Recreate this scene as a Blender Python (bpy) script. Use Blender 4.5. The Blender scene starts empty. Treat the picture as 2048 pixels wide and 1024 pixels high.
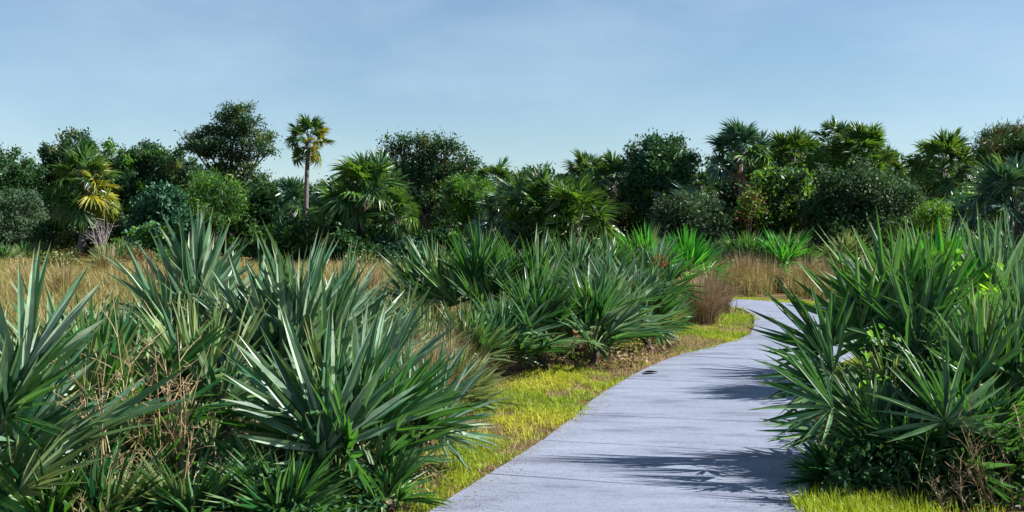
import bpy, math, random
import numpy as np
from mathutils import Vector, Matrix

# ------------------------------------------------------------------ camera, sky, sun, exposure
scene = bpy.context.scene
COL = scene.collection
F, HZ, EYE = 2196.0, 470.0, 1.6           # focal length (px of the 2048 frame), horizon row, eye height (m)

cam_data = bpy.data.cameras.new('camera')
cam_data.sensor_width = 36.0
cam_data.lens = 36.0 * F / 2048.0
cam_data.shift_y = -(512.0 - HZ) / 2048.0
cam_data.clip_start, cam_data.clip_end = 0.1, 6000.0
cam = bpy.data.objects.new('camera', cam_data)
cam.location = (0, 0, EYE)
cam.rotation_euler = (math.radians(90), 0, 0)
COL.objects.link(cam)
scene.camera = cam

SUN_EL, SUN_AZ = math.radians(38), math.radians(90)     # azimuth clockwise from +Y
world = bpy.data.worlds.new('World')
scene.world = world
world.use_nodes = True
wn, wl = world.node_tree.nodes, world.node_tree.links
wn.clear()
wout = wn.new('ShaderNodeOutputWorld')
wbg = wn.new('ShaderNodeBackground')
wbg.inputs['Strength'].default_value = 0.050
sky = wn.new('ShaderNodeTexSky')
sky.sky_type = 'NISHITA'
sky.sun_disc = False
sky.sun_elevation = SUN_EL
sky.sun_rotation = SUN_AZ
sky.air_density, sky.dust_density, sky.ozone_density = 1.0, 0.0, 3.6
# faint high cloud veil, everywhere in the sky alike
tc = wn.new('ShaderNodeTexCoord')
mp = wn.new('ShaderNodeMapping')
mp.inputs['Scale'].default_value = (1.0, 1.0, 2.6)
mp.inputs['Location'].default_value = (0.35, 0.2, 0.1)
nz = wn.new('ShaderNodeTexNoise')
nz.inputs['Scale'].default_value = 4.2
nz.inputs['Detail'].default_value = 6.0
nz.inputs['Roughness'].default_value = 0.55
cr = wn.new('ShaderNodeValToRGB')
cr.color_ramp.elements[0].position = 0.42
cr.color_ramp.elements[0].color = (.10, .10, .10, 1)
cr.color_ramp.elements[1].position = 0.78
cr.color_ramp.elements[1].color = (0.45, 0.45, 0.45, 1)
mx = wn.new('ShaderNodeMixRGB')
mx.inputs[2].default_value = (5.9, 7.0, 8.4, 1)
wl.new(tc.outputs['Generated'], mp.inputs['Vector'])
wl.new(mp.outputs['Vector'], nz.inputs['Vector'])
wl.new(nz.outputs['Fac'], cr.inputs['Fac'])
wl.new(cr.outputs['Color'], mx.inputs[0])
wl.new(sky.outputs['Color'], mx.inputs[1])
cool = wn.new('ShaderNodeMixRGB'); cool.blend_type = 'MULTIPLY'; cool.inputs[0].default_value = 1.0
cool.inputs[2].default_value = (0.95, 1.0, 0.995, 1)           # the photograph's cool white balance
wl.new(mx.outputs['Color'], cool.inputs[1])
wl.new(cool.outputs['Color'], wbg.inputs['Color'])
wl.new(wbg.outputs['Background'], wout.inputs['Surface'])

sun_data = bpy.data.lights.new('sun', 'SUN')
sun_data.energy = 5.0
sun_data.angle = math.radians(0.5)
sun_data.color = (1.0, 0.965, 0.91)
sun = bpy.data.objects.new('sun', sun_data)
sd = Vector((math.sin(SUN_AZ) * math.cos(SUN_EL), math.cos(SUN_AZ) * math.cos(SUN_EL), math.sin(SUN_EL)))
sun.rotation_euler = sd.to_track_quat('Z', 'Y').to_euler()
sun.location = sd * 60
COL.objects.link(sun)

scene.view_settings.view_transform = 'Standard'
scene.view_settings.look = 'None'
scene.view_settings.gamma = 1.0
scene.view_settings.exposure = 1.3
scene.cycles.max_bounces = 8
scene.cycles.diffuse_bounces = 3
scene.cycles.glossy_bounces = 2
scene.cycles.transmission_bounces = 4
scene.cycles.transparent_max_bounces = 4

rng = np.random.default_rng(11)
random.seed(11)

# ------------------------------------------------------------------ helpers
def gx(px, d): return (px - 1024.0) / F * d
def gz(py, d): return EYE - (py - HZ) / F * d
def W3(px, py, d): return Vector((gx(px, d), d, gz(py, d)))

def tag(o, label=None, cat=None, group=None, kind=None):
    if label: o['label'] = label
    if cat: o['category'] = cat
    if group: o['group'] = group
    if kind: o['kind'] = kind
    return o

def link(o, parent=None):
    COL.objects.link(o)
    if parent is not None: o.parent = parent
    return o

def empty(name, loc):
    o = bpy.data.objects.new(name, None)
    o.empty_display_size = 0.2
    o.location = loc
    COL.objects.link(o)
    return o

class MB:
    """collects triangles and quads with a per-vertex tone (random, along)"""
    def __init__(self): self.v, self.f, self.t, self.n = [], [], [], 0
    def add(self, v, f, tone=None):
        v = np.asarray(v, float).reshape(-1, 3)
        k = len(v)
        self.v.append(v)
        for a in f: self.f.append((np.asarray(a, np.int64).reshape(-1, np.asarray(a).shape[-1])) + self.n)
        if tone is None: tone = np.full((k, 2), 0.5)
        self.t.append(np.broadcast_to(np.asarray(tone, float), (k, 2)))
        self.n += k
    def mesh(self, name, mat=None, smooth=False):
        v = np.concatenate(self.v); t = np.concatenate(self.t)
        me = bpy.data.meshes.new(name)
        me.vertices.add(len(v))
        me.vertices.foreach_set('co', v.astype(np.float32).ravel())
        tot = np.concatenate([np.full(len(a), a.shape[1], np.int32) for a in self.f])
        idx = np.concatenate([a.ravel() for a in self.f]).astype(np.int32)
        start = np.concatenate([[0], np.cumsum(tot)[:-1]]).astype(np.int32)
        me.loops.add(len(idx)); me.loops.foreach_set('vertex_index', idx)
        me.polygons.add(len(tot))
        me.polygons.foreach_set('loop_start', start)
        me.polygons.foreach_set('use_smooth', np.full(len(tot), smooth))
        at = me.attributes.new('tone', 'FLOAT_COLOR', 'POINT')
        c = np.ones((len(v), 4), np.float32); c[:, 0] = t[:, 0]; c[:, 1] = t[:, 1]; c[:, 2] = 0
        at.data.foreach_set('color', c.ravel())
        me.update(calc_edges=True); me.validate()
        if mat: me.materials.append(mat)
        return me
    def obj(self, name, mat, parent=None, smooth=False):
        return link(bpy.data.objects.new(name, self.mesh(name, mat, smooth)), parent)

def nrm(a): return a / np.maximum(np.linalg.norm(a, axis=-1, keepdims=True), 1e-9)

def tube(mb, pts, rad, sides=6, tone=None, cap=True):
    pts = np.asarray(pts, float); m = len(pts)
    rad = np.broadcast_to(np.asarray(rad, float), (m,))
    tan = nrm(np.gradient(pts, axis=0))
    ref = np.array([0.31, 0.17, 0.93]) if abs(tan[0][2]) < 0.9 else np.array([0.9, 0.4, 0.1])
    a = nrm(np.cross(tan, ref)); b = np.cross(tan, a)
    th = np.linspace(0, 2 * np.pi, sides, endpoint=False)
    v = pts[:, None, :] + rad[:, None, None] * (np.cos(th)[None, :, None] * a[:, None, :] + np.sin(th)[None, :, None] * b[:, None, :])
    i, j = np.meshgrid(np.arange(m - 1), np.arange(sides), indexing='ij')
    q = np.stack([i * sides + j, i * sides + (j + 1) % sides, (i + 1) * sides + (j + 1) % sides, (i + 1) * sides + j], -1).reshape(-1, 4)
    fs = [q]
    if cap: fs.append(np.arange(sides)[None, :] + (m - 1) * sides)
    mb.add(v.reshape(-1, 3), fs, tone)

def curve_pts(p0, p1, bend, n=6):
    p0, p1, bend = (np.asarray(q, float) for q in (p0, p1, bend))
    u = np.linspace(0, 1, n)[:, None]
    return p0 * (1 - u) + p1 * u + bend * (4 * u * (1 - u))

# ------------------------------------------------------------------ materials
def nodes_of(name):
    m = bpy.data.materials.new(name); m.use_nodes = True
    nt = m.node_tree; nt.nodes.clear()
    return m, nt.nodes, nt.links

def leaf_mat(name, c0, c1, c2, trans, tcol, rough=0.45, spec=0.5, vary=0.35, tip=None, coat=0.0):
    """leaf: colour varies per blade (tone.r), per object, along the blade (tone.g); part of the light passes through"""
    m, n, l = nodes_of(name)
    out = n.new('ShaderNodeOutputMaterial')
    at = n.new('ShaderNodeAttribute'); at.attribute_name = 'tone'
    sep = n.new('ShaderNodeSeparateColor'); l.new(at.outputs['Color'], sep.inputs[0])
    oi = n.new('ShaderNodeObjectInfo')
    ramp = n.new('ShaderNodeValToRGB')
    e = ramp.color_ramp.elements
    e[0].position, e[0].color = 0.0, (*c0, 1); e[1].position, e[1].color = 1.0, (*c2, 1)
    mid = e.new(0.5); mid.color = (*c1, 1)
    add = n.new('ShaderNodeMath'); add.operation = 'ADD'
    mul = n.new('ShaderNodeMath'); mul.operation = 'MULTIPLY_ADD'
    mul.inputs[1].default_value = vary; mul.inputs[2].default_value = -vary / 2
    l.new(oi.outputs['Random'], mul.inputs[0])
    l.new(sep.outputs[0], add.inputs[0]); l.new(mul.outputs[0], add.inputs[1])
    l.new(add.outputs[0], ramp.inputs['Fac'])
    col = ramp.outputs['Color']
    if tip:
        mr = n.new('ShaderNodeMapRange'); mr.inputs[1].default_value = 0.84; mr.inputs[2].default_value = 1.0
        l.new(sep.outputs[1], mr.inputs[0])
        mx = n.new('ShaderNodeMixRGB'); mx.inputs[2].default_value = (*tip, 1)
        l.new(mr.outputs[0], mx.inputs[0]); l.new(col, mx.inputs[1]); col = mx.outputs[0]
    nz = n.new('ShaderNodeTexNoise'); nz.inputs['Scale'].default_value = 9.0; nz.inputs['Detail'].default_value = 3
    gm = n.new('ShaderNodeTexCoord'); l.new(gm.outputs['Object'], nz.inputs['Vector'])
    hv = n.new('ShaderNodeHueSaturation')
    mr2 = n.new('ShaderNodeMapRange'); mr2.inputs[1].default_value = 0.3; mr2.inputs[2].default_value = 0.7
    mr2.inputs[3].default_value = 0.75; mr2.inputs[4].default_value = 1.25
    l.new(nz.outputs['Fac'], mr2.inputs[0]); l.new(mr2.outputs[0], hv.inputs['Value']); l.new(col, hv.inputs['Color'])
    p = n.new('ShaderNodeBsdfPrincipled')
    p.inputs['Roughness'].default_value = rough
    p.inputs['Specular IOR Level'].default_value = spec
    if coat: p.inputs['Coat Weight'].default_value = coat; p.inputs['Coat Roughness'].default_value = 0.3
    l.new(hv.outputs['Color'], p.inputs['Base Color'])
    tr = n.new('ShaderNodeBsdfTranslucent')
    tm = n.new('ShaderNodeMixRGB'); tm.inputs[0].default_value = 0.6; tm.inputs[2].default_value = (*tcol, 1)
    l.new(hv.outputs['Color'], tm.inputs[1]); l.new(tm.outputs[0], tr.inputs['Color'])
    ms = n.new('ShaderNodeMixShader'); ms.inputs[0].default_value = trans
    l.new(p.outputs[0], ms.inputs[1]); l.new(tr.outputs[0], ms.inputs[2])
    l.new(ms.outputs[0], out.inputs['Surface'])
    return m

def bark_mat(name, c0, c1, scale=14.0, ring=False):
    m, n, l = nodes_of(name)
    out = n.new('ShaderNodeOutputMaterial'); p = n.new('ShaderNodeBsdfPrincipled')
    gm = n.new('ShaderNodeTexCoord'); mp = n.new('ShaderNodeMapping')
    mp.inputs['Scale'].default_value = (1, 1, 4 if ring else 0.25)
    nz = n.new('ShaderNodeTexNoise'); nz.inputs['Scale'].default_value = scale; nz.inputs['Detail'].default_value = 5
    r = n.new('ShaderNodeValToRGB')
    r.color_ramp.elements[0].position, r.color_ramp.elements[0].color = 0.35, (*c0, 1)
    r.color_ramp.elements[1].position, r.color_ramp.elements[1].color = 0.68, (*c1, 1)
    b = n.new('ShaderNodeBump'); b.inputs['Strength'].default_value = 0.7; b.inputs['Distance'].default_value = 0.03
    l.new(gm.outputs['Object'], mp.inputs[0]); l.new(mp.outputs[0], nz.inputs['Vector'])
    l.new(nz.outputs['Fac'], r.inputs[0]); l.new(r.outputs[0], p.inputs['Base Color'])
    l.new(nz.outputs['Fac'], b.inputs['Height']); l.new(b.outputs[0], p.inputs['Normal'])
    p.inputs['Roughness'].default_value = 0.9
    l.new(p.outputs[0], out.inputs['Surface'])
    return m

M = {}
M['pal_blue'] = leaf_mat('palmetto_blue_green', (.010, .06, .028), (.07, .17, .095), (.30, .39, .27), .22, (.22, .44, .10), .38, .5, tip=(.16, .16, .05))  # pale end of the ramp puts sunlit highlights into some blades
M['pal_green'] = leaf_mat('palmetto_green', (.005, .045, .013), (.020, .11, .026), (.15, .25, .09), .25, (.18, .50, .03), .42, .42, tip=(.16, .16, .05))
M['pal_dark'] = leaf_mat('palmetto_dark_green', (.003, .030, .012), (.011, .07, .024), (.14, .25, .11), .20, (.15, .45, .04), .42, .42, tip=(.16, .15, .05))  # deep shade of the thick clumps put into the leaf colour
M['pal_bright'] = leaf_mat('palmetto_bright_green', (.02, .16, .022), (.035, .22, .028), (.06, .28, .03), .35, (.14, .55, .02), .42, .4)
M['pal_pale'] = leaf_mat('palmetto_pale_green', (.08, .15, .05), (.13, .20, .075), (.21, .26, .11), .25, (.30, .40, .06), .4, .5, tip=(.3, .24, .1))
M['palm'] = leaf_mat('palm_green', (.009, .05, .013), (.022, .088, .018), (.075, .155, .022), .22, (.22, .36, .02), .4, .5)
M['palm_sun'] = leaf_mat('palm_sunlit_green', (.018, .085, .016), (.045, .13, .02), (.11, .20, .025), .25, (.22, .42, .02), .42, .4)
M['palm_sun_yellow'] = leaf_mat('palm_sun_yellow_green', (.06, .13, .012), (.16, .20, .014), (.36, .29, .02), .3, (.55, .42, .02), .45, .4)
M['palm_blue'] = leaf_mat('palm_blue_green', (.009, .05, .032), (.022, .088, .055), (.085, .17, .11), .15, (.14, .34, .06), .36, .6)
M['dead'] = leaf_mat('dead_frond', (.12, .08, .05), (.22, .15, .09), (.34, .25, .16), .15, (.35, .22, .1), .8, .2)
M['rust'] = leaf_mat('rusty_frond', (.14, .05, .02), (.26, .09, .03), (.36, .15, .05), .2, (.4, .14, .04), .8, .2)
M['oak'] = leaf_mat('leaf_dark_green', (.006, .032, .012), (.015, .06, .02), (.05, .125, .03), .15, (.12, .28, .02), .55, .25)
M['oak_blue'] = leaf_mat('leaf_blue_green', (.010, .05, .03), (.02, .085, .046), (.05, .135, .08), .15, (.10, .30, .05), .5, .3)
M['myrtle'] = leaf_mat('leaf_grey_green', (.016, .042, .02), (.038, .078, .038), (.09, .14, .08), .15, (.16, .28, .06), .6, .2)
M['lime'] = leaf_mat('leaf_bright_green', (.015, .085, .010), (.045, .16, .014), (.16, .30, .02), .3, (.26, .50, .02), .45, .4)
M['gold'] = leaf_mat('leaf_olive_gold', (.025, .06, .012), (.06, .10, .016), (.15, .16, .02), .15, (.3, .28, .02), .5, .4)
M['rustleaf'] = leaf_mat('leaf_rust_brown', (.08, .05, .022), (.14, .08, .03), (.20, .12, .05), .15, (.3, .14, .04), .7, .2)
M['vine'] = leaf_mat('vine_leaf', (.08, .30, .012), (.15, .40, .014), (.26, .44, .02), .5, (.40, .70, .02), .6, .15)
M['verge'] = leaf_mat('verge_grass', (.08, .20, .010), (.23, .34, .014), (.44, .43, .04), .30, (.58, .60, .02), .55, .25, vary=.1)
M['verge_dry'] = leaf_mat('dry_stubble', (.20, .13, .07), (.30, .21, .11), (.42, .32, .18), .15, (.4, .28, .12), .8, .15, vary=.1)
M['meadow'] = leaf_mat('dry_meadow_grass', (.10, .12, .03), (.22, .19, .06), (.36, .30, .13), .2, (.36, .29, .09), .8, .15, vary=.1)
M['tan'] = leaf_mat('tan_bunch_grass', (.19, .15, .06), (.30, .24, .10), (.42, .35, .17), .2, (.42, .32, .12), .8, .15)
M['tan_red'] = leaf_mat('reddish_bunch_grass', (.13, .09, .055), (.21, .15, .09), (.31, .23, .13), .2, (.33, .22, .11), .8, .15)
M['straw'] = leaf_mat('straw_stem', (.17, .11, .055), (.28, .20, .11), (.40, .32, .20), .05, (.4, .3, .1), .7, .25)
M['petiole'] = leaf_mat('petiole_green', (.06, .12, .03), (.09, .15, .04), (.13, .17, .05), .0, (.1, .2, .05), .5, .4)
M['bark'] = bark_mat('grey_brown_bark', (.055, .045, .038), (.17, .145, .125))
M['bark_dark'] = bark_mat('dark_bark', (.025, .02, .018), (.07, .055, .045))
M['palmbark'] = bark_mat('palm_trunk_bark', (.07, .058, .05), (.19, .165, .15), 9.0, True)
M['twig'] = bark_mat('grey_twig', (.16, .14, .135), (.34, .30, .29), 20)

def ground_material():
    m, n, l = nodes_of('ground_soil')
    out = n.new('ShaderNodeOutputMaterial'); p = n.new('ShaderNodeBsdfPrincipled')
    g = n.new('ShaderNodeTexCoord')
    a = n.new('ShaderNodeTexNoise'); a.inputs['Scale'].default_value = 0.6; a.inputs['Detail'].default_value = 8; a.inputs['Roughness'].default_value = .65
    b = n.new('ShaderNodeTexNoise'); b.inputs['Scale'].default_value = 22; b.inputs['Detail'].default_value = 6; b.inputs['Roughness'].default_value = .75
    r1 = n.new('ShaderNodeValToRGB'); r1.color_ramp.elements[0].color = (.10, .095, .03, 1); r1.color_ramp.elements[1].color = (.21, .145, .08, 1)
    r1.color_ramp.elements[0].position = .38; r1.color_ramp.elements[1].position = .62
    r2 = n.new('ShaderNodeValToRGB'); r2.color_ramp.elements[0].color = (.35, .32, .3, 1); r2.color_ramp.elements[1].color = (1.3, 1.25, 1.2, 1)
    r2.color_ramp.elements[0].position = .35; r2.color_ramp.elements[1].position = .68
    mx = n.new('ShaderNodeMixRGB'); mx.blend_type = 'MULTIPLY'; mx.inputs[0].default_value = 1
    bp = n.new('ShaderNodeBump'); bp.inputs['Strength'].default_value = .8; bp.inputs['Distance'].default_value = .03
    for q in (a, b): l.new(g.outputs['Object'], q.inputs['Vector'])
    l.new(a.outputs['Fac'], r1.inputs[0]); l.new(b.outputs['Fac'], r2.inputs[0])
    l.new(r1.outputs[0], mx.inputs[1]); l.new(r2.outputs[0], mx.inputs[2]); l.new(mx.outputs[0], p.inputs['Base Color'])
    l.new(b.outputs['Fac'], bp.inputs['Height']); l.new(bp.outputs[0], p.inputs['Normal'])
    p.inputs['Roughness'].default_value = .95; p.inputs['Specular IOR Level'].default_value = .1
    l.new(p.outputs[0], out.inputs['Surface'])
    return m

def concrete_material():
    m, n, l = nodes_of('path_concrete')
    out = n.new('ShaderNodeOutputMaterial'); p = n.new('ShaderNodeBsdfPrincipled')
    g = n.new('ShaderNodeNewGeometry'); oi = n.new('ShaderNodeObjectInfo')
    mp = n.new('ShaderNodeMapping'); mp.inputs['Scale'].default_value = (.9, 2.6, 1); mp.inputs['Rotation'].default_value = (0, 0, .3)
    a = n.new('ShaderNodeTexNoise'); a.inputs['Scale'].default_value = 1.3; a.inputs['Detail'].default_value = 7; a.inputs['Roughness'].default_value = .62
    mp2 = n.new('ShaderNodeMapping'); mp2.inputs['Scale'].default_value = (14, 60, 1); mp2.inputs['Rotation'].default_value = (0, 0, .1)
    b = n.new('ShaderNodeTexNoise'); b.inputs['Scale'].default_value = 1.0; b.inputs['Detail'].default_value = 5; b.inputs['Roughness'].default_value = .7
    c = n.new('ShaderNodeTexNoise'); c.inputs['Scale'].default_value = 120; c.inputs['Detail'].default_value = 3
    r1 = n.new('ShaderNodeValToRGB')
    e = r1.color_ramp.elements
    e[0].position, e[0].color = .34, (.12, .13, .178, 1); e[1].position, e[1].color = .66, (.212, .24, .312, 1)
    q = e.new(.46); q.color = (.173, .197, .26, 1)
    r2 = n.new('ShaderNodeValToRGB'); r2.color_ramp.elements[0].color = (.72, .72, .74, 1); r2.color_ramp.elements[1].color = (1.06, 1.06, 1.06, 1)
    r2.color_ramp.elements[0].position = .28; r2.color_ramp.elements[1].position = .55
    r3 = n.new('ShaderNodeValToRGB'); r3.color_ramp.elements[0].color = (.6, .6, .6, 1); r3.color_ramp.elements[1].color = (1.04, 1.04, 1.04, 1)
    r3.color_ramp.elements[0].position = .3; r3.color_ramp.elements[1].position = .5
    m1 = n.new('ShaderNodeMixRGB'); m1.blend_type = 'MULTIPLY'; m1.inputs[0].default_value = 1
    m2 = n.new('ShaderNodeMixRGB'); m2.blend_type = 'MULTIPLY'; m2.inputs[0].default_value = 1.0
    hv = n.new('ShaderNodeHueSaturation')
    mr = n.new('ShaderNodeMapRange'); mr.inputs[3].default_value = .95; mr.inputs[4].default_value = 1.05
    l.new(g.outputs['Position'], mp.inputs[0]); l.new(g.outputs['Position'], mp2.inputs[0])
    l.new(mp.outputs[0], a.inputs['Vector']); l.new(mp2.outputs[0], b.inputs['Vector']); l.new(g.outputs['Position'], c.inputs['Vector'])
    l.new(a.outputs['Fac'], r1.inputs[0]); l.new(b.outputs['Fac'], r2.inputs[0]); l.new(c.outputs['Fac'], r3.inputs[0])
    l.new(r1.outputs[0], m1.inputs[1]); l.new(r2.outputs[0], m1.inputs[2])
    l.new(m1.outputs[0], m2.inputs[1]); l.new(r3.outputs[0], m2.inputs[2])
    l.new(oi.outputs['Random'], mr.inputs[0]); l.new(mr.outputs[0], hv.inputs['Value']); l.new(m2.outputs[0], hv.inputs['Color'])
    l.new(hv.outputs[0], p.inputs['Base Color'])
    bp = n.new('ShaderNodeBump'); bp.inputs['Strength'].default_value = .35; bp.inputs['Distance'].default_value = .004
    l.new(b.outputs['Fac'], bp.inputs['Height']); l.new(bp.outputs[0], p.inputs['Normal'])
    p.inputs['Roughness'].default_value = .85; p.inputs['Specular IOR Level'].default_value = .25
    l.new(p.outputs[0], out.inputs['Surface'])
    return m

M['ground'] = ground_material()
M['concrete'] = concrete_material()
M['joint'] = bark_mat('joint_dirt', (.04, .035, .03), (.09, .08, .07), 30)

# ------------------------------------------------------------------ the path: left edge as a smooth curve
EDGE = [(-1.55, 2.6), (-.98, 4.6), (-.44, 6.34), (-.014, 7.64), (.44, 9.13), (.97, 11.15), (1.92, 13.8), (2.75, 15.3),
        (3.6, 17.0), (4.25, 19.3), (4.72, 21.7), (4.80, 23.6), (4.2, 25.2), (2.7, 26.3), (.6, 27.2), (-2.0, 28.6)]
WIDTH = 2.02

def catmull(P, k=14):
    P = np.array(P, float); out = []
    for i in range(1, len(P) - 2):
        p0, p1, p2, p3 = P[i - 1], P[i], P[i + 1], P[i + 2]
        for u in np.linspace(0, 1, k, endpoint=False):
            out.append(.5 * (2 * p1 + (p2 - p0) * u + (2 * p0 - 5 * p1 + 4 * p2 - p3) * u * u + (3 * p1 - p0 - 3 * p2 + p3) * u ** 3))
    out.append(P[-2]); return np.array(out)

EL = catmull(EDGE)
seg = np.linalg.norm(np.diff(EL, axis=0), axis=1)
ES = np.concatenate([[0], np.cumsum(seg)])
STOT = ES[-1]
ET = nrm(np.gradient(EL, axis=0))
# smooth the tangents so that the outer edge stays clean
ker = np.ones(9) / 9
ET = nrm(np.stack([np.convolve(np.pad(ET[:, k], 4, mode='edge'), ker, mode='valid') for k in (0, 1)], -1))
def edge_at(s, off):
    """point at arc length s, off metres to the right of the path's left edge"""
    x = np.interp(s, ES, EL[:, 0]); y = np.interp(s, ES, EL[:, 1])
    tx = np.interp(s, ES, ET[:, 0]); ty = np.interp(s, ES, ET[:, 1])
    return np.stack([x + ty * off, y - tx * off], -1)

def dist_to_path(p):
    """signed metres from the path: negative inside, else metres outside; and side (-1 left, +1 right)"""
    p = np.asarray(p, float)
    best = np.full(len(p), 1e9); side = np.zeros(len(p)); 
    mid = edge_at(ES, WIDTH / 2)
    for i in range(0, len(mid)):
        dv = p - mid[i]; dd = np.hypot(dv[:, 0], dv[:, 1])
        s_ = dv[:, 0] * ET[i, 1] - dv[:, 1] * ET[i, 0]
        k = dd < best
        best[k] = dd[k]; side[k] = np.sign(s_[k])
    return best - WIDTH / 2, side

# ground: one sheet out to the horizon, finer and gently uneven near the camera
def ground():
    xs = np.unique(np.concatenate([np.linspace(-2500, -60, 14), np.linspace(-60, 60, 121), np.linspace(60, 2500, 14)]))
    ys = np.unique(np.concatenate([np.linspace(-600, -10, 6), np.linspace(-10, 90, 101), np.linspace(90, 3500, 18)]))
    X, Y = np.meshgrid(xs, ys, indexing='ij')
    P = np.stack([X.ravel(), Y.ravel()], -1)
    d, _ = dist_to_path(P)
    Z = (.06 * np.sin(P[:, 0] * .7 + 1) * np.cos(P[:, 1] * .45) + .05 * np.sin(P[:, 0] * .23 + P[:, 1] * .31)) * np.clip((d - .8) / 3, 0, 1)
    Z = np.maximum(Z, -.03)
    ny = len(ys)
    i, j = np.meshgrid(np.arange(len(xs) - 1), np.arange(ny - 1), indexing='ij')
    q = np.stack([i * ny + j, (i + 1) * ny + j, (i + 1) * ny + j + 1, i * ny + j + 1], -1).reshape(-1, 4)
    mb = MB(); mb.add(np.column_stack([P, Z]), [q])
    tag(mb.obj('ground', M['ground'], smooth=True), 'sandy brown soil and litter under the plants', kind='structure')
ground()

def ground_z(x, y):
    d, _ = dist_to_path(np.array([[x, y]]))
    z = (.06 * math.sin(x * .7 + 1) * math.cos(y * .45) + .05 * math.sin(x * .23 + y * .31)) * min(max((d[0] - .8) / 3, 0), 1)
    return max(z, -.03)

def build_path():
    # bed in the joints
    ss = np.linspace(0, STOT, 120)
    a, b = edge_at(ss, .03), edge_at(ss, WIDTH - .03)
    v = np.concatenate([np.column_stack([a, np.full(120, .012)]), np.column_stack([b, np.full(120, .012)])])
    i = np.arange(119)
    mb = MB(); mb.add(v, [np.stack([i, i + 120, i + 121, i + 1], -1)])
    root = mb.obj('path', M['joint'])
    tag(root, 'pale lavender grey concrete footpath bending away between the palmettos', kind='structure')
    s, k = .25, 0
    while s < STOT - .3:
        L = 1.24
        s1 = min(s + L, STOT)
        gap = .003 + .003 * random.random()
        nu, nv = 7, 5
        uu = np.linspace(s + gap, s1 - gap, nu); vv = np.linspace(0, WIDTH, nv)
        jit = .012
        V, Fq = [], []
        top = .036 + random.uniform(-.002, .002)
        # rows: outer skirt (bottom), outer skirt (top - bevel), inset top
        def ring(inset, z):
            out = []
            u2 = np.linspace(s + gap + inset, s1 - gap - inset, nu); v2 = np.linspace(inset, WIDTH - inset, nv)
            return u2, v2
        u2, v2 = ring(.008, top)
        G = np.array([[np.append(edge_at(u, w), top) for w in v2] for u in u2])
        G[:, 0, :2] += np.random.default_rng(k).normal(0, jit * .3, (nu, 2)); 
        base = G.reshape(-1, 3)
        idx = np.arange(nu * nv).reshape(nu, nv)
        q = np.stack([idx[:-1, :-1], idx[:-1, 1:], idx[1:, 1:], idx[1:, :-1]], -1).reshape(-1, 4)
        loop = np.concatenate([idx[0, :], idx[1:, -1], idx[-1, -2::-1], idx[-2:0:-1, 0]])
        cen = base.mean(0)
        def outset(zz):
            o = base[loop].copy()
            dirv = nrm(o[:, :2] - cen[:2])
            o[:, :2] += dirv * .010; o[:, 2] = zz; return o
        r1, r2 = outset(top - .008), outset(-.06)
        n0, m = len(base), len(loop)
        k1 = np.arange(m); k2 = (k1 + 1) % m
        f1 = np.stack([loop[k1], n0 + k1, n0 + k2, loop[k2]], -1)
        f2 = np.stack([n0 + k1, n0 + m + k1, n0 + m + k2, n0 + k2], -1)
        mbs = MB(); mbs.add(np.concatenate([base, r1, r2]), [q, f1, f2])
        mbs.obj('slab', M['concrete'], root)
        s = s1; k += 1
build_path()

def leaf_cloud(mb, C, n_leaf, spread, size, aspect, r, outward=None, upb=.25):
    """leaf-sized faces gathered round the twig ends C (k,3)"""
    k = len(C); idx = r.integers(0, k, n_leaf)
    P = C[idx] + r.normal(0, 1, (n_leaf, 3)) * spread
    ax = r.normal(0, 1, (n_leaf, 3)); ax[:, 2] += upb
    if outward is not None: ax += outward[idx] * .8
    ax = nrm(ax); s = nrm(np.cross(ax, r.normal(0, 1, (n_leaf, 3))))
    L = size * r.uniform(.6, 1.35, n_leaf)[:, None]
    V = np.stack([P - ax * L * .5, P + s * L * aspect * .5 - ax * L * .05, P + ax * L * .5, P - s * L * aspect * .5 - ax * L * .05], 1)
    q = np.arange(n_leaf)[:, None] * 4 + np.arange(4)[None]
    tw = np.clip(r.uniform(0, 1, k)[idx] * .6 + r.uniform(0, .4, n_leaf), 0, 1)
    mb.add(V.reshape(-1, 3), [q], np.stack([np.repeat(tw, 4), np.full(n_leaf * 4, .5)], -1))

# ------------------------------------------------------------------ grasses
def blades(mb, P, H, Wd, lean=.35, az=None, seed=0):
    """bent grass blades: P (n,3) feet, H heights, Wd half widths"""
    r = np.random.default_rng(seed); n = len(P)
    if az is None: az = r.uniform(0, 2 * np.pi, n)
    ln = np.abs(r.normal(0, lean, n)) + .05
    dx = np.stack([np.cos(az), np.sin(az), np.zeros(n)], -1)
    fa = az + np.pi / 2 + r.normal(0, .5, n)
    sx = np.stack([np.cos(fa), np.sin(fa), np.zeros(n)], -1)
    H = H[:, None]; Wd = Wd[:, None]; ln = ln[:, None]
    up = np.array([0, 0, 1.0])
    m = P + up * H * .55 + dx * H * ln * .3
    t = P + up * H * (1 - .25 * np.minimum(ln, 1.5)) + dx * H * ln * .95
    V = np.stack([P - sx * Wd, P + sx * Wd, m - sx * Wd * .75, m + sx * Wd * .75, t], 1)
    i = np.arange(n) * 5
    q = np.stack([i, i + 1, i + 3, i + 2], -1); tr = np.stack([i + 2, i + 3, i + 4], -1)
    rr = np.repeat(r.uniform(0, 1, n), 5); uu = np.tile([0, 0, .5, .5, 1.0], n)
    mb.add(V.reshape(-1, 3), [q, tr], np.stack([rr, uu], -1))

def vnoise(P, sc, seed=0):
    """cheap smooth 2D noise, about 0..1"""
    r = np.random.default_rng(seed); v = np.zeros(len(P))
    for k in range(6):
        a = r.uniform(0, 2 * np.pi); f = sc * r.uniform(.6, 1.9); ph = r.uniform(0, 6.3)
        v += np.sin((P[:, 0] * np.cos(a) + P[:, 1] * np.sin(a)) * f + ph)
    return .5 + v / 6

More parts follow.
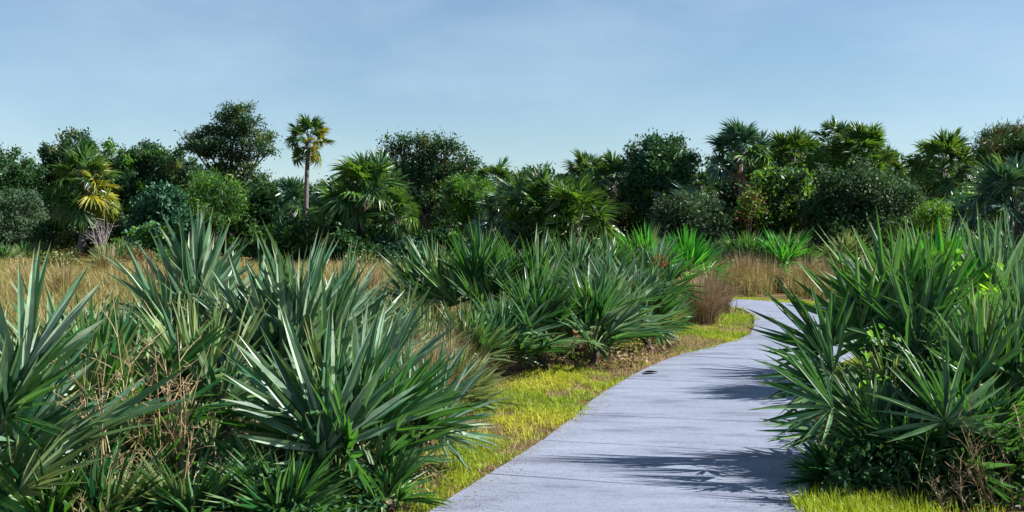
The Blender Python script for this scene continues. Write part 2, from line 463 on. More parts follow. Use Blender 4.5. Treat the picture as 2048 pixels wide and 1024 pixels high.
def s_of_y(y): return float(np.interp(y, EL[:, 1][:len(EL) * 3 // 4], ES[:len(EL) * 3 // 4]))

def band_width(y):
    return np.interp(y, [5, 6.3, 7, 8.2, 9.2, 11.3, 13.5, 15, 17, 19, 22, 24, 26], [.3, .45, .55, .75, .95, 1.1, 1.1, 1.3, 1.8, 1.9, 1.3, 1.3, 1.2])

def verge():
    n = 220000
    s = rng.uniform(0, STOT - 4, n) ** 1.0
    o = rng.uniform(-.09, 2.3, n)
    e = edge_at(s, 0)
    keep = o < band_width(e[:, 1]) + rng.normal(0, .12, n)
    P = edge_at(s, -o)[keep]; o = o[keep]
    # ragged edge with the concrete, tufty cover with bare brown gaps
    g = vnoise(P, 3.2, 3) * .6 + vnoise(P, 9.0, 4) * .4
    edge_ok = o > -.02 + .32 * (vnoise(P, 5.0, 8) - .5)
    cov = np.clip((g - .38) * 4.5, .04, 1) * np.clip((o + .05) * 9, .25, 1)
    k = (rng.uniform(0, 1, len(P)) < cov) & edge_ok
    P = P[k]; g = g[k]
    dist = np.maximum(P[:, 1], 5)
    H = rng.uniform(.015, .05, len(P)) * (.4 + 1.3 * g) * np.where(rng.uniform(0, 1, len(P)) < .03, 2.4, 1.1)
    mb = MB()
    blades(mb, np.column_stack([P, np.where(o[k] < .01, .034, 0.)]), H, .0016 + .0002 * dist, .8, seed=5)
    pt = np.clip(.15 + .9 * (vnoise(P, 2.2, 61) - .25) + rng.normal(0, .22, len(P)), 0, 1)
    mb.t[-1] = np.column_stack([np.repeat(pt, 5), mb.t[-1][:, 1]])
    tag(mb.obj('verge_grass', M['verge']), 'low yellow green grass along the path edge', 'grass', kind='stuff')
    # crumbs of soil, sand and leaf blown onto the concrete along its edges
    n = 9000
    s2 = rng.uniform(0, STOT - 4, n); q = np.abs(rng.normal(0, .10, n)) * (.3 + 1.4 * vnoise(edge_at(s2, 0), 2.5, 71))
    far = rng.uniform(0, 1, n) < .12
    q = np.where(far, rng.uniform(0, WIDTH, n), q)
    flip = rng.uniform(0, 1, n) < .3
    P2 = edge_at(s2, np.where(flip, WIDTH - q, q))
    mb = MB(); leaf_cloud(mb, np.column_stack([P2, np.full(n, .041)]), n, np.array([.01, .01, .001]), .016, .6, np.random.default_rng(72))
    v = mb.v[0]; v[:, 2] = .0385 + np.abs(v[:, 2] - .041) * .35
    tag(mb.obj('path_litter', M['verge_dry']), 'crumbs of dry leaf and soil blown onto the path', 'litter', kind='stuff')
    # dry stubble and litter between
    n = 45000
    s = rng.uniform(0, STOT - 4, n); o = rng.uniform(-.07, 2.3, n)
    e = edge_at(s, 0); keep = o < band_width(e[:, 1]) + .6
    P = edge_at(s, -o)[keep]
    mb = MB()
    blades(mb, np.column_stack([P, np.full(len(P), .004)]), rng.uniform(.02, .06, len(P)), np.full(len(P), .0028), 1.6, seed=6)
    tag(mb.obj('dry_stubble', M['verge_dry']), 'brown dry stubble and litter between the verge grass', 'litter', kind='stuff')
    # outer side of the far bend, and the right hand verge close by
    n = 60000
    s = rng.uniform(0, STOT - .3, n); o = rng.uniform(-.05, 1.0, n)
    e = edge_at(s, WIDTH)
    wd = np.where(s > s_of_y(21), .9, .32) + rng.normal(0, .1, n)
    keep = o < wd
    P = edge_at(s, WIDTH + o)[keep]
    g = vnoise(P, 3.0, 13)
    k = rng.uniform(0, 1, len(P)) < np.clip((g - .2) * 3, .1, 1)
    P = P[k]
    mb = MB()
    blades(mb, np.column_stack([P, np.zeros(len(P))]), rng.uniform(.03, .07, len(P)), .0022 + .00025 * P[:, 1], .7, seed=7)
    tag(mb.obj('verge_grass', M['verge']), 'yellow green grass on the outer side of the path bend', 'grass', kind='stuff')
    # fuller tufts in the lower corner by the right bush
    n = 9000
    P = np.column_stack([rng.uniform(1.62, 2.75, n), rng.uniform(5.6, 6.75, n)])
    g = vnoise(P, 5.0, 23)
    lim = 6.42 - .16 * (P[:, 0] - 1.65) + .2 * (g - .5)
    k = (P[:, 1] < lim) & (rng.uniform(0, 1, n) < np.clip((g - .15) * 2.6, .1, 1) * np.where(P[:, 0] < 2.15, 1, .45))
    P = P[k]
    mb = MB()
    blades(mb, np.column_stack([P, np.zeros(len(P))]), rng.uniform(.06, .17, len(P)), np.full(len(P), .0035), .45, seed=9)
    tag(mb.obj('verge_grass', M['verge']), 'longer yellow green grass under the big palmetto bush beside the path', 'grass', kind='stuff')
verge()

def meadow():
    r = np.random.default_rng(31)
    def tufts(nc, per, mat, label, hmin, hmax, px0, px1, seed, thr=0.0):
        d = r.uniform(9.5, 61, nc)
        px = np.where(r.uniform(0, 1, nc) < .62, r.uniform(px0, 860, nc), r.uniform(600, px1, nc))
        C = np.column_stack([(px - 1024) / F * d, d])
        dp, side = dist_to_path(C)
        g = vnoise(C, .5, seed) * .55 + vnoise(C, 1.6, seed + 1) * .45
        k = (dp > np.where(side < 0, 2.3, 1.4)) & ~((side > 0) & (d < 24)) & (g > thr)
        C, g = C[k], g[k]; m = len(C)
        idx = np.repeat(np.arange(m), per); n = len(idx)
        a = r.uniform(0, 2 * np.pi, n); q = np.abs(r.normal(0, .5, n))
        R = (.10 + .004 * C[:, 1]) * r.uniform(.6, 1.5, m)
        P = C[idx] + np.column_stack([np.cos(a), np.sin(a)]) * (q * R[idx])[:, None]
        H = (r.uniform(hmin, hmax, m) * (.55 + .9 * g) * np.interp(C[:, 1], [25, 50], [1, .6]))[idx] * r.uniform(.6, 1.1, n)
        mb = MB()
        blades(mb, np.column_stack([P, np.full(n, -.02)]), H, .0018 + .00022 * P[:, 1], .5, az=a + r.normal(.2, .6, n), seed=seed)
        tone = np.clip(r.normal(.5, .3, m)[idx] * .75 + r.uniform(0, .25, n), 0, 1)
        mb.t[-1] = np.column_stack([np.repeat(tone, 5), mb.t[-1][:, 1]])
        tag(mb.obj('meadow_grass', M[mat]), label, 'grass', kind='stuff')
    tufts(4200, 40, 'meadow', 'tall dry golden grass covering the open meadow', .35, .85, -120, 2150, 33)
    tufts(2600, 30, 'tan', 'pale straw coloured grass tufts standing in the meadow', .35, .9, -120, 2150, 43, .42)
    tufts(2600, 30, 'gold', 'olive green grass growing through the dry meadow', .25, .6, -120, 1300, 53, .46)
meadow()

def bunch_grass(label, px, d, w, h, n, mat, seed, group=None, dark=True):
    x, z = gx(px, d), ground_z(gx(px, d), d)
    root = empty('bunch_grass', (x, d, z)); tag(root, label, 'grass', group, kind='thing')
    r = np.random.default_rng(seed)
    a = r.uniform(0, 2 * np.pi, n); q = np.abs(r.normal(0, .38, n)).clip(0, 1)
    P = np.column_stack([np.cos(a) * q * w, np.sin(a) * q * w, np.full(n, -.02)])
    az = a + r.normal(.0, .5, n)
    mb = MB(); blades(mb, P, h * r.uniform(.55, 1.05, n) * (1 - .3 * q), np.full(n, .0016 + .00022 * d), .62, az=az, seed=seed)
    mb.obj('blades', M[mat], root)
    k = n // 8
    mb = MB(); a2 = r.uniform(0, 2 * np.pi, k); q2 = np.abs(r.normal(0, .3, k))
    P2 = np.column_stack([np.cos(a2) * q2 * w, np.sin(a2) * q2 * w, np.zeros(k)])
    blades(mb, P2, h * r.uniform(.95, 1.25, k), np.full(k, .0012 + .00018 * d), .22, az=a2, seed=seed + 1)
    mb.obj('seed_stalks', M['straw'], root)
    return root

# ------------------------------------------------------------------ palm fronds
def fan_mesh(name, n, spread, L, w, droop, cup, seed, petiole=0.0, fold=.45, short=.35, twist=.25, sag=0.0, jit=.035):
    """a fan leaf: n folded pointed blades radiating from the hub at the origin round +Y, upper face +Z"""
    r = np.random.default_rng(seed); mb = MB()
    us = np.array([0, .16, .42, .72, 1.0]); hw = np.array([.30, .72, 1.0, .66, .0])
    for i in range(n):
        t = -1 + 2 * (i + .5) / n
        ang = t * spread / 2 + r.normal(0, jit)
        le = L * (1 - short * abs(t) ** 1.7) * r.uniform(.82, 1.06)
        d = np.array([math.sin(ang), math.cos(ang), cup * abs(t) ** 1.3 + r.normal(0, .02 + jit)]); d /= np.linalg.norm(d)
        s = np.array([math.cos(ang), -math.sin(ang), 0]); s -= d * (s @ d); s /= np.linalg.norm(s)
        nn = np.cross(s, d)
        tw = r.normal(0, twist) + .25 * t
        s, nn = s * math.cos(tw) + nn * math.sin(tw), nn * math.cos(tw) - s * math.sin(tw)
        ww = w * r.uniform(.8, 1.15); dr = droop * r.uniform(.5, 1.5); sg = sag * r.uniform(.5, 1.5)
        side = r.normal(0, .03)
        C = d[None] * (us * le)[:, None] - np.array([0, 0, 1])[None] * (dr * le * us ** 2.2)[:, None] + s[None] * (side * le * us ** 2)[:, None]
        C -= np.array([0, 1.0, 0])[None] * (sg * le * np.clip(us - .35, 0, 1) ** 2)[:, None]
        if petiole: C[:, 1] += petiole; C[:, 2] -= 0
        rows = []
        for k in range(4):
            h = hw[k] * ww
            rows += [C[k] - s * h + nn * h * fold, C[k] + 0 * s, C[k] + s * h + nn * h * fold]
        rows.append(C[4])
        q = [];
        for k in range(3):
            b = k * 3; q += [[b, b + 1, b + 4, b + 3], [b + 1, b + 2, b + 5, b + 4]]
        tr = [[9, 10, 12], [10, 11, 12]]
        tone = r.uniform(0, 1)
        mb.add(rows, [np.array(q), np.array(tr)], np.stack([np.full(13, tone), np.append(np.repeat(us[:4], 3), 1.0)], -1))
    if petiole:
        tube(mb, curve_pts((0, 0, 0), (0, petiole, 0), (0, 0, .03), 4), [.03, .022, .018, .014], 5, (.4, .2))
    return mb.mesh(name, None)

random.seed(5)
PAL = [fan_mesh('palmetto_fan', n, math.radians(sp), 1.0, w, dr, cu, 100 + i, short=.30, fold=.75, twist=.5, jit=.075)
       for i, (n, sp, w, dr, cu) in enumerate([(16, 120, .031, .06, .22), (19, 155, .030, .10, .28), (21, 195, .029, .12, .30), (14, 85, .033, .05, .16),
                                               (18, 145, .031, .16, .35), (24, 230, .028, .08, .22), (15, 105, .032, .10, .3), (20, 175, .029, .20, .4)])]
PAL_NARROW = [0, 3, 6]; PAL_WIDE = [1, 2, 4, 5, 7]
SAB = [fan_mesh('palm_fan', n, math.radians(sp), 0.85, .046, dr, cu, 200 + i, petiole=1.0, short=.22, fold=.6, twist=.4, jit=.06, sag=sg)
       for i, (n, sp, dr, cu, sg) in enumerate([(30, 240, .40, -.2, .1), (32, 265, .65, -.25, .25), (28, 220, .30, .1, .05), (30, 255, .9, -.3, .35), (26, 200, .2, .2, .0)])]
DEADF = [fan_mesh('dead_fan', 16, math.radians(110), .8, .022, .3, -.2, 300 + i, petiole=.7, twist=.8, fold=.8, sag=.1) for i in range(3)]

def frame(axis, normal):
    y = Vector(axis).normalized(); z = Vector(normal); z = (z - y * z.dot(y)).normalized(); x = y.cross(z)
    return Matrix((x, y, z)).transposed()

def put_mesh(name, me, mat, parent, loc, rot3, sc):
    o = bpy.data.objects.new(name, me)
    if len(me.materials) == 0: me.materials.append(mat)
    link(o, parent)
    o.matrix_local = Matrix.Translation(loc) @ rot3.to_4x4() @ Matrix.Diagonal((sc, sc, sc, 1))
    o.material_slots[0].link = 'OBJECT'; o.material_slots[0].material = mat
    return o

def add_frond(root, foot, hub, axis, normal, sc, mesh, mat, mb_seed=0):
    """one palmetto frond: the fan with its stalk (sub-part) from the plant's base; all in the plant's space"""
    R = frame(axis, normal)
    o = put_mesh('frond', mesh, mat, root, hub, R, sc)
    inv = (Matrix.Translation(hub) @ R.to_4x4() @ Matrix.Diagonal((sc, sc, sc, 1))).inverted()
    f, h = Vector(foot), Vector(hub)
    out = (h - f); bend = Vector((-out.x, -out.y, 0)) * .12 + Vector((0, 0, out.length * .05))
    pts = [inv @ Vector(p) for p in curve_pts(f, h, bend, 6)]
    mb = MB(); tube(mb, [tuple(p) for p in pts], np.array([.013, .011, .010, .009, .008, .007]) / sc, 5, (.5, .3))
    mb.obj('stalk', M['petiole'], o, smooth=True)
    return o

PLANTS = {}
def palmetto(label, px, d, n, hub, sc, mat, seed, lean=(8, 70), az=None, group=None, narrow=.4, key=None, cover=None):
    x = gx(px, d); z = ground_z(x, d)
    root = empty('saw_palmetto', (x, d, z - .01)); tag(root, label, 'palmetto', group)
    r = random.Random(seed)
    mb = MB()
    a0 = r.uniform(0, 6.28)
    tube(mb, curve_pts((0, 0, -.03), (math.cos(a0) * .12, math.sin(a0) * .12, .24 * min(1, hub / .6)), (.03, 0, 0), 5), [.045, .05, .045, .04, .03], 8, (.3, .3))
    mb.obj('stem', M['bark_dark'], root, smooth=True)
    top = Vector((math.cos(a0) * .10, math.sin(a0) * .10, .18 * min(1, hub / .6)))
    for i in range(n):
        f = (i + .5) / n
        a = a0 + i * 2.39996 + r.uniform(-.3, .3)
        if az is not None and r.random() < .8: a = math.radians(az[0]) + r.uniform(-1, 1) * math.radians(az[1])
        th = math.radians(lean[0] + (lean[1] - lean[0]) * f ** 1.15 + r.uniform(-7, 7))
        o = Vector((math.cos(a), math.sin(a), 0)); up = Vector((0, 0, 1))
        pl = hub * r.uniform(.78, 1.12) * (1.0 - .12 * f)
        hubp = top + (o * math.sin(th * .85) + up * math.cos(th * .85)) * max(pl - .15, .08)
        th2 = min(th * 1.0 + math.radians(r.uniform(-8, 10)), math.radians(105))
        ax = o * math.sin(th2) + up * math.cos(th2)
        nn = -o * math.cos(th2) + up * math.sin(th2)
        tang = ax.cross(nn)
        roll = r.gauss(0, .75)
        nn = nn * math.cos(roll) + tang * math.sin(roll)
        mesh = PAL[r.choice(PAL_NARROW if r.random() < narrow else PAL_WIDE)]
        m_ = mat if not isinstance(mat, (list, tuple)) else r.choice(mat)
        if r.random() < .05: m_ = 'pal_pale'
        add_frond(root, top * .6, hubp, ax, nn, sc * r.uniform(.82, 1.1), mesh, M[m_])
    for i in range(2 if d < 20 else 0):
        a = r.uniform(0, 6.28); o = Vector((math.cos(a), math.sin(a), 0))
        ax = o + Vector((0, 0, r.uniform(-.5, .15)))
        put_mesh('dead_frond', r.choice(DEADF), M['dead' if r.random() < .7 else 'rust'], root, top * .9, frame(ax, Vector((0, 0, 1))), sc * hub * r.uniform(.75, 1.1))
    if key: PLANTS[key] = root
    return root

def hero(key, hub_px, d, tip_px, dtip, facing, sc, variant, mat):
    """an extra frond of a near plant: hub and the way its middle blade points, given as places seen from the path"""
    root = PLANTS[key]; base = root.location
    h = W3(hub_px[0], hub_px[1], d); t = W3(tip_px[0], tip_px[1], dtip)
    ax = (t - h)
    add_frond(root, Vector((0, 0, .12)), h - base, ax, Vector(facing), sc if sc else ax.length, PAL[variant], M[mat])

# --- near left bank of the path
palmetto('big saw palmetto whose blades hang out over the verge grass at the path corner', 665, 6.35, 18, .54, .68, ['pal_blue', 'pal_green', 'pal_dark'], 21, lean=(5, 78), narrow=.6, key='L6')
palmetto('saw palmetto leaning toward the path beside the pale dry grass', 785, 7.2, 12, .46, .62, ['pal_blue', 'pal_dark'], 22, lean=(10, 75), key='L7')
palmetto('tall saw palmetto with silvery upright fans behind the corner palmetto', 560, 7.9, 15, .82, .82, 'pal_blue', 23, lean=(4, 48), narrow=.7, key='L5')
palmetto('tallest saw palmetto fan standing alone above the dry meadow', 405, 8.8, 8, .95, .86, 'pal_blue', 24, lean=(3, 35), narrow=.8, key='L4')
palmetto('saw palmetto at the frame edge with long upright blades and a low side fan', 25, 5.5, 12, .58, .78, 'pal_blue', 25, lean=(5, 75), narrow=.5, key='L1')
palmetto('narrow green saw palmetto just behind the brown dry weeds', 205, 6.6, 12, .62, .76, 'pal_green', 26, lean=(5, 65), narrow=.8, key='L2')
palmetto('low saw palmetto under the brown weeds with small scattered fans', 330, 6.2, 12, .32, .52, 'pal_green', 27, lean=(25, 90), key='L8')
palmetto('silvery saw palmetto seen through the tops of the brown weeds', 320, 8.4, 13, .55, .72, ['pal_blue', 'pal_pale'], 28, lean=(5, 65), narrow=.6)
palmetto('small upright saw palmetto with pale blades between the weeds and the corner palmetto', 440, 7.0, 10, .62, .66, ['pal_blue', 'pal_pale'], 29, lean=(5, 55), narrow=.9)
palmetto('dark saw palmetto filling the gap below the tallest fan', 470, 8.1, 13, .60, .72, ['pal_green', 'pal_blue'], 30, lean=(8, 75))
palmetto('low dark saw palmetto spreading in the shade below the corner palmetto', 505, 6.1, 15, .26, .56, ['pal_dark', 'pal_green'], 31, lean=(35, 95))
palmetto('saw palmetto with grassy blades behind the tall silvery one', 660, 9.6, 12, .72, .74, 'pal_blue', 32, lean=(6, 60), narrow=.6)
palmetto('pale saw palmetto at the back of the meadow edge beside the dry grass', 800, 12.0, 11, .55, .62, ['pal_pale', 'pal_green'], 33, lean=(8, 70))
palmetto('short pale palmetto behind the tan grass by the verge', 870, 11.4, 9, .42, .6, 'pal_pale', 34, lean=(5, 60), narrow=.8)
palmetto('small yellow green palmetto sprawling over the verge beside the tan grass', 935, 9.9, 10, .26, .54, 'pal_pale', 35, lean=(15, 95), narrow=.5, key='L10')
palmetto('low saw palmetto at the bottom frame edge under the long side fan', 110, 5.35, 12, .25, .55, 'pal_green', 36, lean=(30, 92), key='L9')
palmetto('low saw palmetto behind the edge palmetto where the meadow begins', 130, 8.2, 12, .52, .68, 'pal_blue', 37, lean=(10, 70))
palmetto('low palmetto at the foot of the tallest fan in front of the meadow', 250, 10.0, 11, .5, .66, ['pal_blue', 'pal_pale'], 38, lean=(10, 70))
palmetto('low palmetto between the tall silvery one and the dark clump by the path', 740, 10.6, 11, .5, .66, ['pal_pale', 'pal_blue'], 39, lean=(10, 75))
palmetto('shaded low palmetto at the bottom of the picture beside the verge', 600, 5.8, 12, .24, .5, ['pal_dark', 'pal_green'], 40, lean=(30, 92))
palmetto('dark low palmetto at the frame bottom between the brown weeds and the corner palmetto', 420, 5.75, 12, .24, .5, 'pal_dark', 141, lean=(30, 92))
palmetto('dark low palmetto at the frame bottom among the brown weed stems', 250, 5.6, 12, .26, .5, 'pal_dark', 142, lean=(25, 92))
palmetto('small dark palmetto under the corner palmetto tips at the verge edge', 745, 6.35, 10, .2, .42, ['pal_dark', 'pal_green'], 143, lean=(30, 95))
palmetto('small palmetto crowding the verge behind the leaning corner palmetto', 850, 8.2, 10, .26, .48, ['pal_dark', 'pal_pale'], 144, lean=(20, 90))

C_, B_ = (0, -1, .35), (.35, -.9, .3)
hero('L6', (655, 900), 6.1, (640, 600), 6.2, (.2, -1, .2), .86, 1, 'pal_blue')
hero('L6', (625, 850), 6.2, (470, 720), 6.0, (.3, -.6, .8), .72, 3, 'pal_blue')
hero('L6', (740, 870), 6.3, (890, 730), 6.4, (-.4, -.7, .6), .74, 0, 'pal_green')
hero('L7', (745, 800), 6.8, (840, 610), 6.9, (-.5, -.8, .2), .78, 0, 'pal_blue')
hero('L5', (570, 760), 7.6, (560, 480), 7.7, (.3, -1, .1), .95, 3, 'pal_blue')
hero('L5', (590, 690), 7.7, (650, 470), 7.8, (.3, -1, .1), .85, 0, 'pal_blue')
hero('L5', (520, 690), 7.7, (500, 520), 7.8, (.3, -1, .1), .80, 6, 'pal_blue')
hero('L4', (405, 615), 8.8, (405, 420), 8.85, (.5, -.9, .1), .78, 3, 'pal_blue')
hero('L1', (45, 760), 5.4, (70, 520), 5.5, (.3, -1, .1), .72, 0, 'pal_blue')
hero('L1', (10, 830), 5.3, (140, 690), 5.3, (-.2, -.7, .7), .62, 1, 'pal_green')
hero('L9', (40, 985), 5.2, (165, 900), 5.2, (-.2, -.5, .8), .5, 6, 'pal_pale')
hero('L10', (925, 790), 9.8, (1010, 740), 9.7, (-.3, -.4, .8), .5, 3, 'pal_pale')

# --- dark clump in the bend, left of the path
MID = [(1010, 12.3, 15, .45, .66, 'dark saw palmetto at the near end of the clump in the path bend'),
       (1090, 12.9, 15, .62, .72, 'saw palmetto with low spreading fans beside the verge in the bend clump'),
       (1175, 13.3, 16, .58, .78, 'glossy saw palmetto drooping onto the verge at the middle of the bend clump'),
       (1230, 14.3, 15, .72, .80, 'silvery saw palmetto with a broad pale fan facing the path'),
       (1300, 15.1, 15, .60, .78, 'saw palmetto at the far end of the bend clump beside the reddish grass'),
       (1338, 16.1, 11, .42, .66, 'low saw palmetto touching the verge next to the reddish grass tuft'),
       (1130, 16.6, 15, .92, .86, 'tall saw palmetto in the heart of the bend clump under the drooping palms'),
       (1045, 15.6, 15, .92, .86, 'tall saw palmetto behind the near end of the bend clump'),
       (960, 15.4, 15, .95, .90, 'tall upright saw palmetto on the meadow side of the bend clump'),
       (880, 16.2, 14, .85, .86, 'outermost tall saw palmetto of the bend clump against the dry meadow'),
       (830, 17.5, 12, .72, .80, 'saw palmetto standing apart at the meadow end of the bend clump'),
       (1220, 18.0, 14, .95, .90, 'saw palmetto with bluish fans at the back of the bend clump'),
       (1290, 18.6, 13, .85, .86, 'saw palmetto behind the rusty dead frond in the bend clump'),
       (950, 11.7, 12, .42, .60, 'small dark palmetto between the yellow green one and the bend clump')]
for i, (px, d, n, hb, sc, lab) in enumerate(MID):
    palmetto(lab, px, d, n, hb, sc, ['pal_dark', 'pal_green', 'pal_blue'] if i % 3 else ['pal_blue', 'pal_dark'], 60 + i, lean=(6, 80 if i < 6 else 50),
             group='saw palmettos clumped in the path bend', narrow=.5, key='M%d' % i)
hero('M3', (1195, 640), 14.8, (1170, 510), 14.9, (.5, -.9, .3), .92, 2, 'pal_blue')
hero('M4', (1275, 660), 15.2, (1340, 560), 15.2, (.2, -.8, .5), .85, 1, 'pal_blue')
hero('M2', (1190, 690), 13.9, (1280, 650), 13.6, (-.2, -.6, .8), .72, 1, 'pal_blue')

# --- farther palmettos
palmetto('bright green saw palmetto behind the bend clump and the tan grass', 1300, 27, 20, 1.0, 1.0, 'pal_bright', 81, lean=(5, 60), narrow=.5)
palmetto('bright green saw palmetto next to the tan grass beyond the bend', 1370, 28, 20, .85, .95, 'pal_bright', 82, lean=(5, 70), narrow=.5)
palmetto('dark green saw palmetto beyond the path bend behind the tan grasses', 1500, 37, 18, .95, 1.1, ['palm_blue', 'pal_green'], 83, lean=(8, 80))
palmetto('yellowish green saw palmetto beyond the bend under the vine covered shrub', 1570, 36, 18, 1.0, 1.1, ['pal_green', 'pal_bright'], 84, lean=(8, 80))
palmetto('grey green palmetto in the shade below the large dark shrub', 1690, 38, 14, .9, 1.0, 'pal_pale', 85, lean=(8, 80))
for i, (px, d, lab) in enumerate([(5, 58, 'pale palmetto at the wood edge nearest the frame side'), (45, 60, 'pale palmetto at the foot of the grey green shrub'),
                                  (85, 62, 'third pale palmetto along the wood edge from the frame side'), (205, 50, 'small green palmetto beside the palm trunk in the meadow'),
                                  (250, 56, 'low palmetto next to the round orange brown bush')]):
    palmetto(lab, px, d, 14, .6, .85, ['pal_pale', 'pal_green'], 90 + i, lean=(8, 80))

# --- right bank: a front row by the path, then open low ground, then a back row
palmetto('saw palmetto with a great round fan standing tall over the path edge', 1825, 7.6, 8, .55, .62, ['pal_dark','pal_green'], 120, lean=(8, 80), key='R1')
palmetto('saw palmetto reaching stiff dark fans low across the path', 1760, 7.0, 12, .42, .62, 'pal_dark', 121, lean=(20, 88), az=(20, 120), key='R2')
palmetto('upright saw palmetto threaded with bright vine leaves', 1860, 10.9, 15, .85, .92, ['pal_green', 'pal_bright'], 122, lean=(4, 42), narrow=.7, key='R5')
palmetto('silvery upright saw palmetto behind the vine at the top of the bush', 1960, 11.3, 17, .95, .98, 'pal_blue', 123, lean=(5, 55), narrow=.8)
palmetto('saw palmetto with many narrow backlit fans above the straw weeds', 1935, 7.2, 17, .60, .66, ['pal_dark','pal_green'], 124, lean=(6, 75), narrow=.6, key='R6')
palmetto('low shaded saw palmetto with a drooping fan above the thin reeds', 1880, 6.8, 12, .42, .56, 'pal_dark', 125, lean=(15, 95), key='R7')
palmetto('saw palmetto cut by the frame edge above the straw weeds', 2080, 7.6, 17, .72, .76, ['pal_green', 'pal_blue'], 126, lean=(6, 75))
palmetto('saw palmetto on the path side of the back row behind the great round fan', 1800, 11.3, 13, .5, .72, 'pal_green', 127, lean=(10, 75), key='R8')
palmetto('tall saw palmetto at the back of the big bush below the dark shrub', 1835, 12.2, 16, .95, .92, ['pal_green', 'pal_blue'], 128, lean=(8, 65))
palmetto('saw palmetto at the back of the big bush nearest the wood', 2050, 11.8, 16, 1.0, .95, 'pal_blue', 129, lean=(6, 60))
palmetto('tiny palmetto tucked under the low dark fans at the path edge', 1700, 6.9, 9, .2, .38, 'pal_dark', 130, lean=(35, 95))
palmetto('saw palmetto in deep shade between the low fans and the reeds', 1810, 6.9, 12, .3, .55, 'pal_dark', 131, lean=(30, 95))
palmetto('saw palmetto in the middle of the big bush beside the small vine leaves', 2000, 8.8, 16, .6, .72, 'pal_green', 132, lean=(8, 75), narrow=.6)
palmetto('low saw palmetto hidden behind the backlit narrow fans', 1900, 9.3, 14, .42, .62, ['pal_green', 'pal_bright'], 133, lean=(10, 80))
palmetto('low saw palmetto under the great round fan in the shade of the bush', 1860, 7.5, 12, .36, .58, 'pal_dark', 134, lean=(20, 85))
palmetto('low saw palmetto filling the shade behind the straw weeds', 1990, 7.0, 12, .36, .56, 'pal_dark', 135, lean=(20, 85))
hero('R1', (1775, 650), 7.6, (1735, 450), 7.65, (-.12, -1, .15), .82, 5, 'pal_green')
hero('R1', (1835, 700), 7.5, (1790, 540), 7.5, (-.10, -1, .10), .70, 2, 'pal_dark')
hero('R1', (1860, 640), 7.6, (1850, 500), 7.6, (-.10, -1, .10), .66, 0, 'pal_green')
hero('R1', (1800, 640), 7.7, (1770, 480), 7.75, (-.10, -1, .10), .74, 1, 'pal_green')
hero('R2', (1655, 700), 7.5, (1560, 590), 7.5, (-.12, -1, .2), .62, 4, 'pal_dark')
hero('R2', (1665, 745), 7.3, (1530, 690), 7.3, (.05, -.9, .4), .58, 2, 'pal_dark')
hero('R2', (1665, 815), 6.9, (1515, 775), 6.9, (.1, -.8, .6), .54, 1, 'pal_dark')
hero('R2', (1645, 865), 6.8, (1525, 860), 6.8, (.1, -.6, .8), .42, 3, 'pal_dark')
hero('R2', (1720, 660), 7.6, (1650, 520), 7.6, (-.1, -1, .1), .64, 1, 'pal_green')
hero('R2', (1650, 780), 7.1, (1520, 740), 7.1, (.05, -.9, .4), .52, 6, 'pal_dark')
hero('R7', (1890, 845), 6.4, (1880, 700), 6.5, (-.1, -1, .2), .56, 5, 'pal_dark')
hero('R6', (1960, 760), 6.8, (1950, 590), 6.9, (-.1, -1, .1), .60, 0, 'pal_green')
hero('R5', (1885, 620), 10.6, (1880, 450), 10.7, (-.2, -1, .1), .9, 3, 'pal_bright')

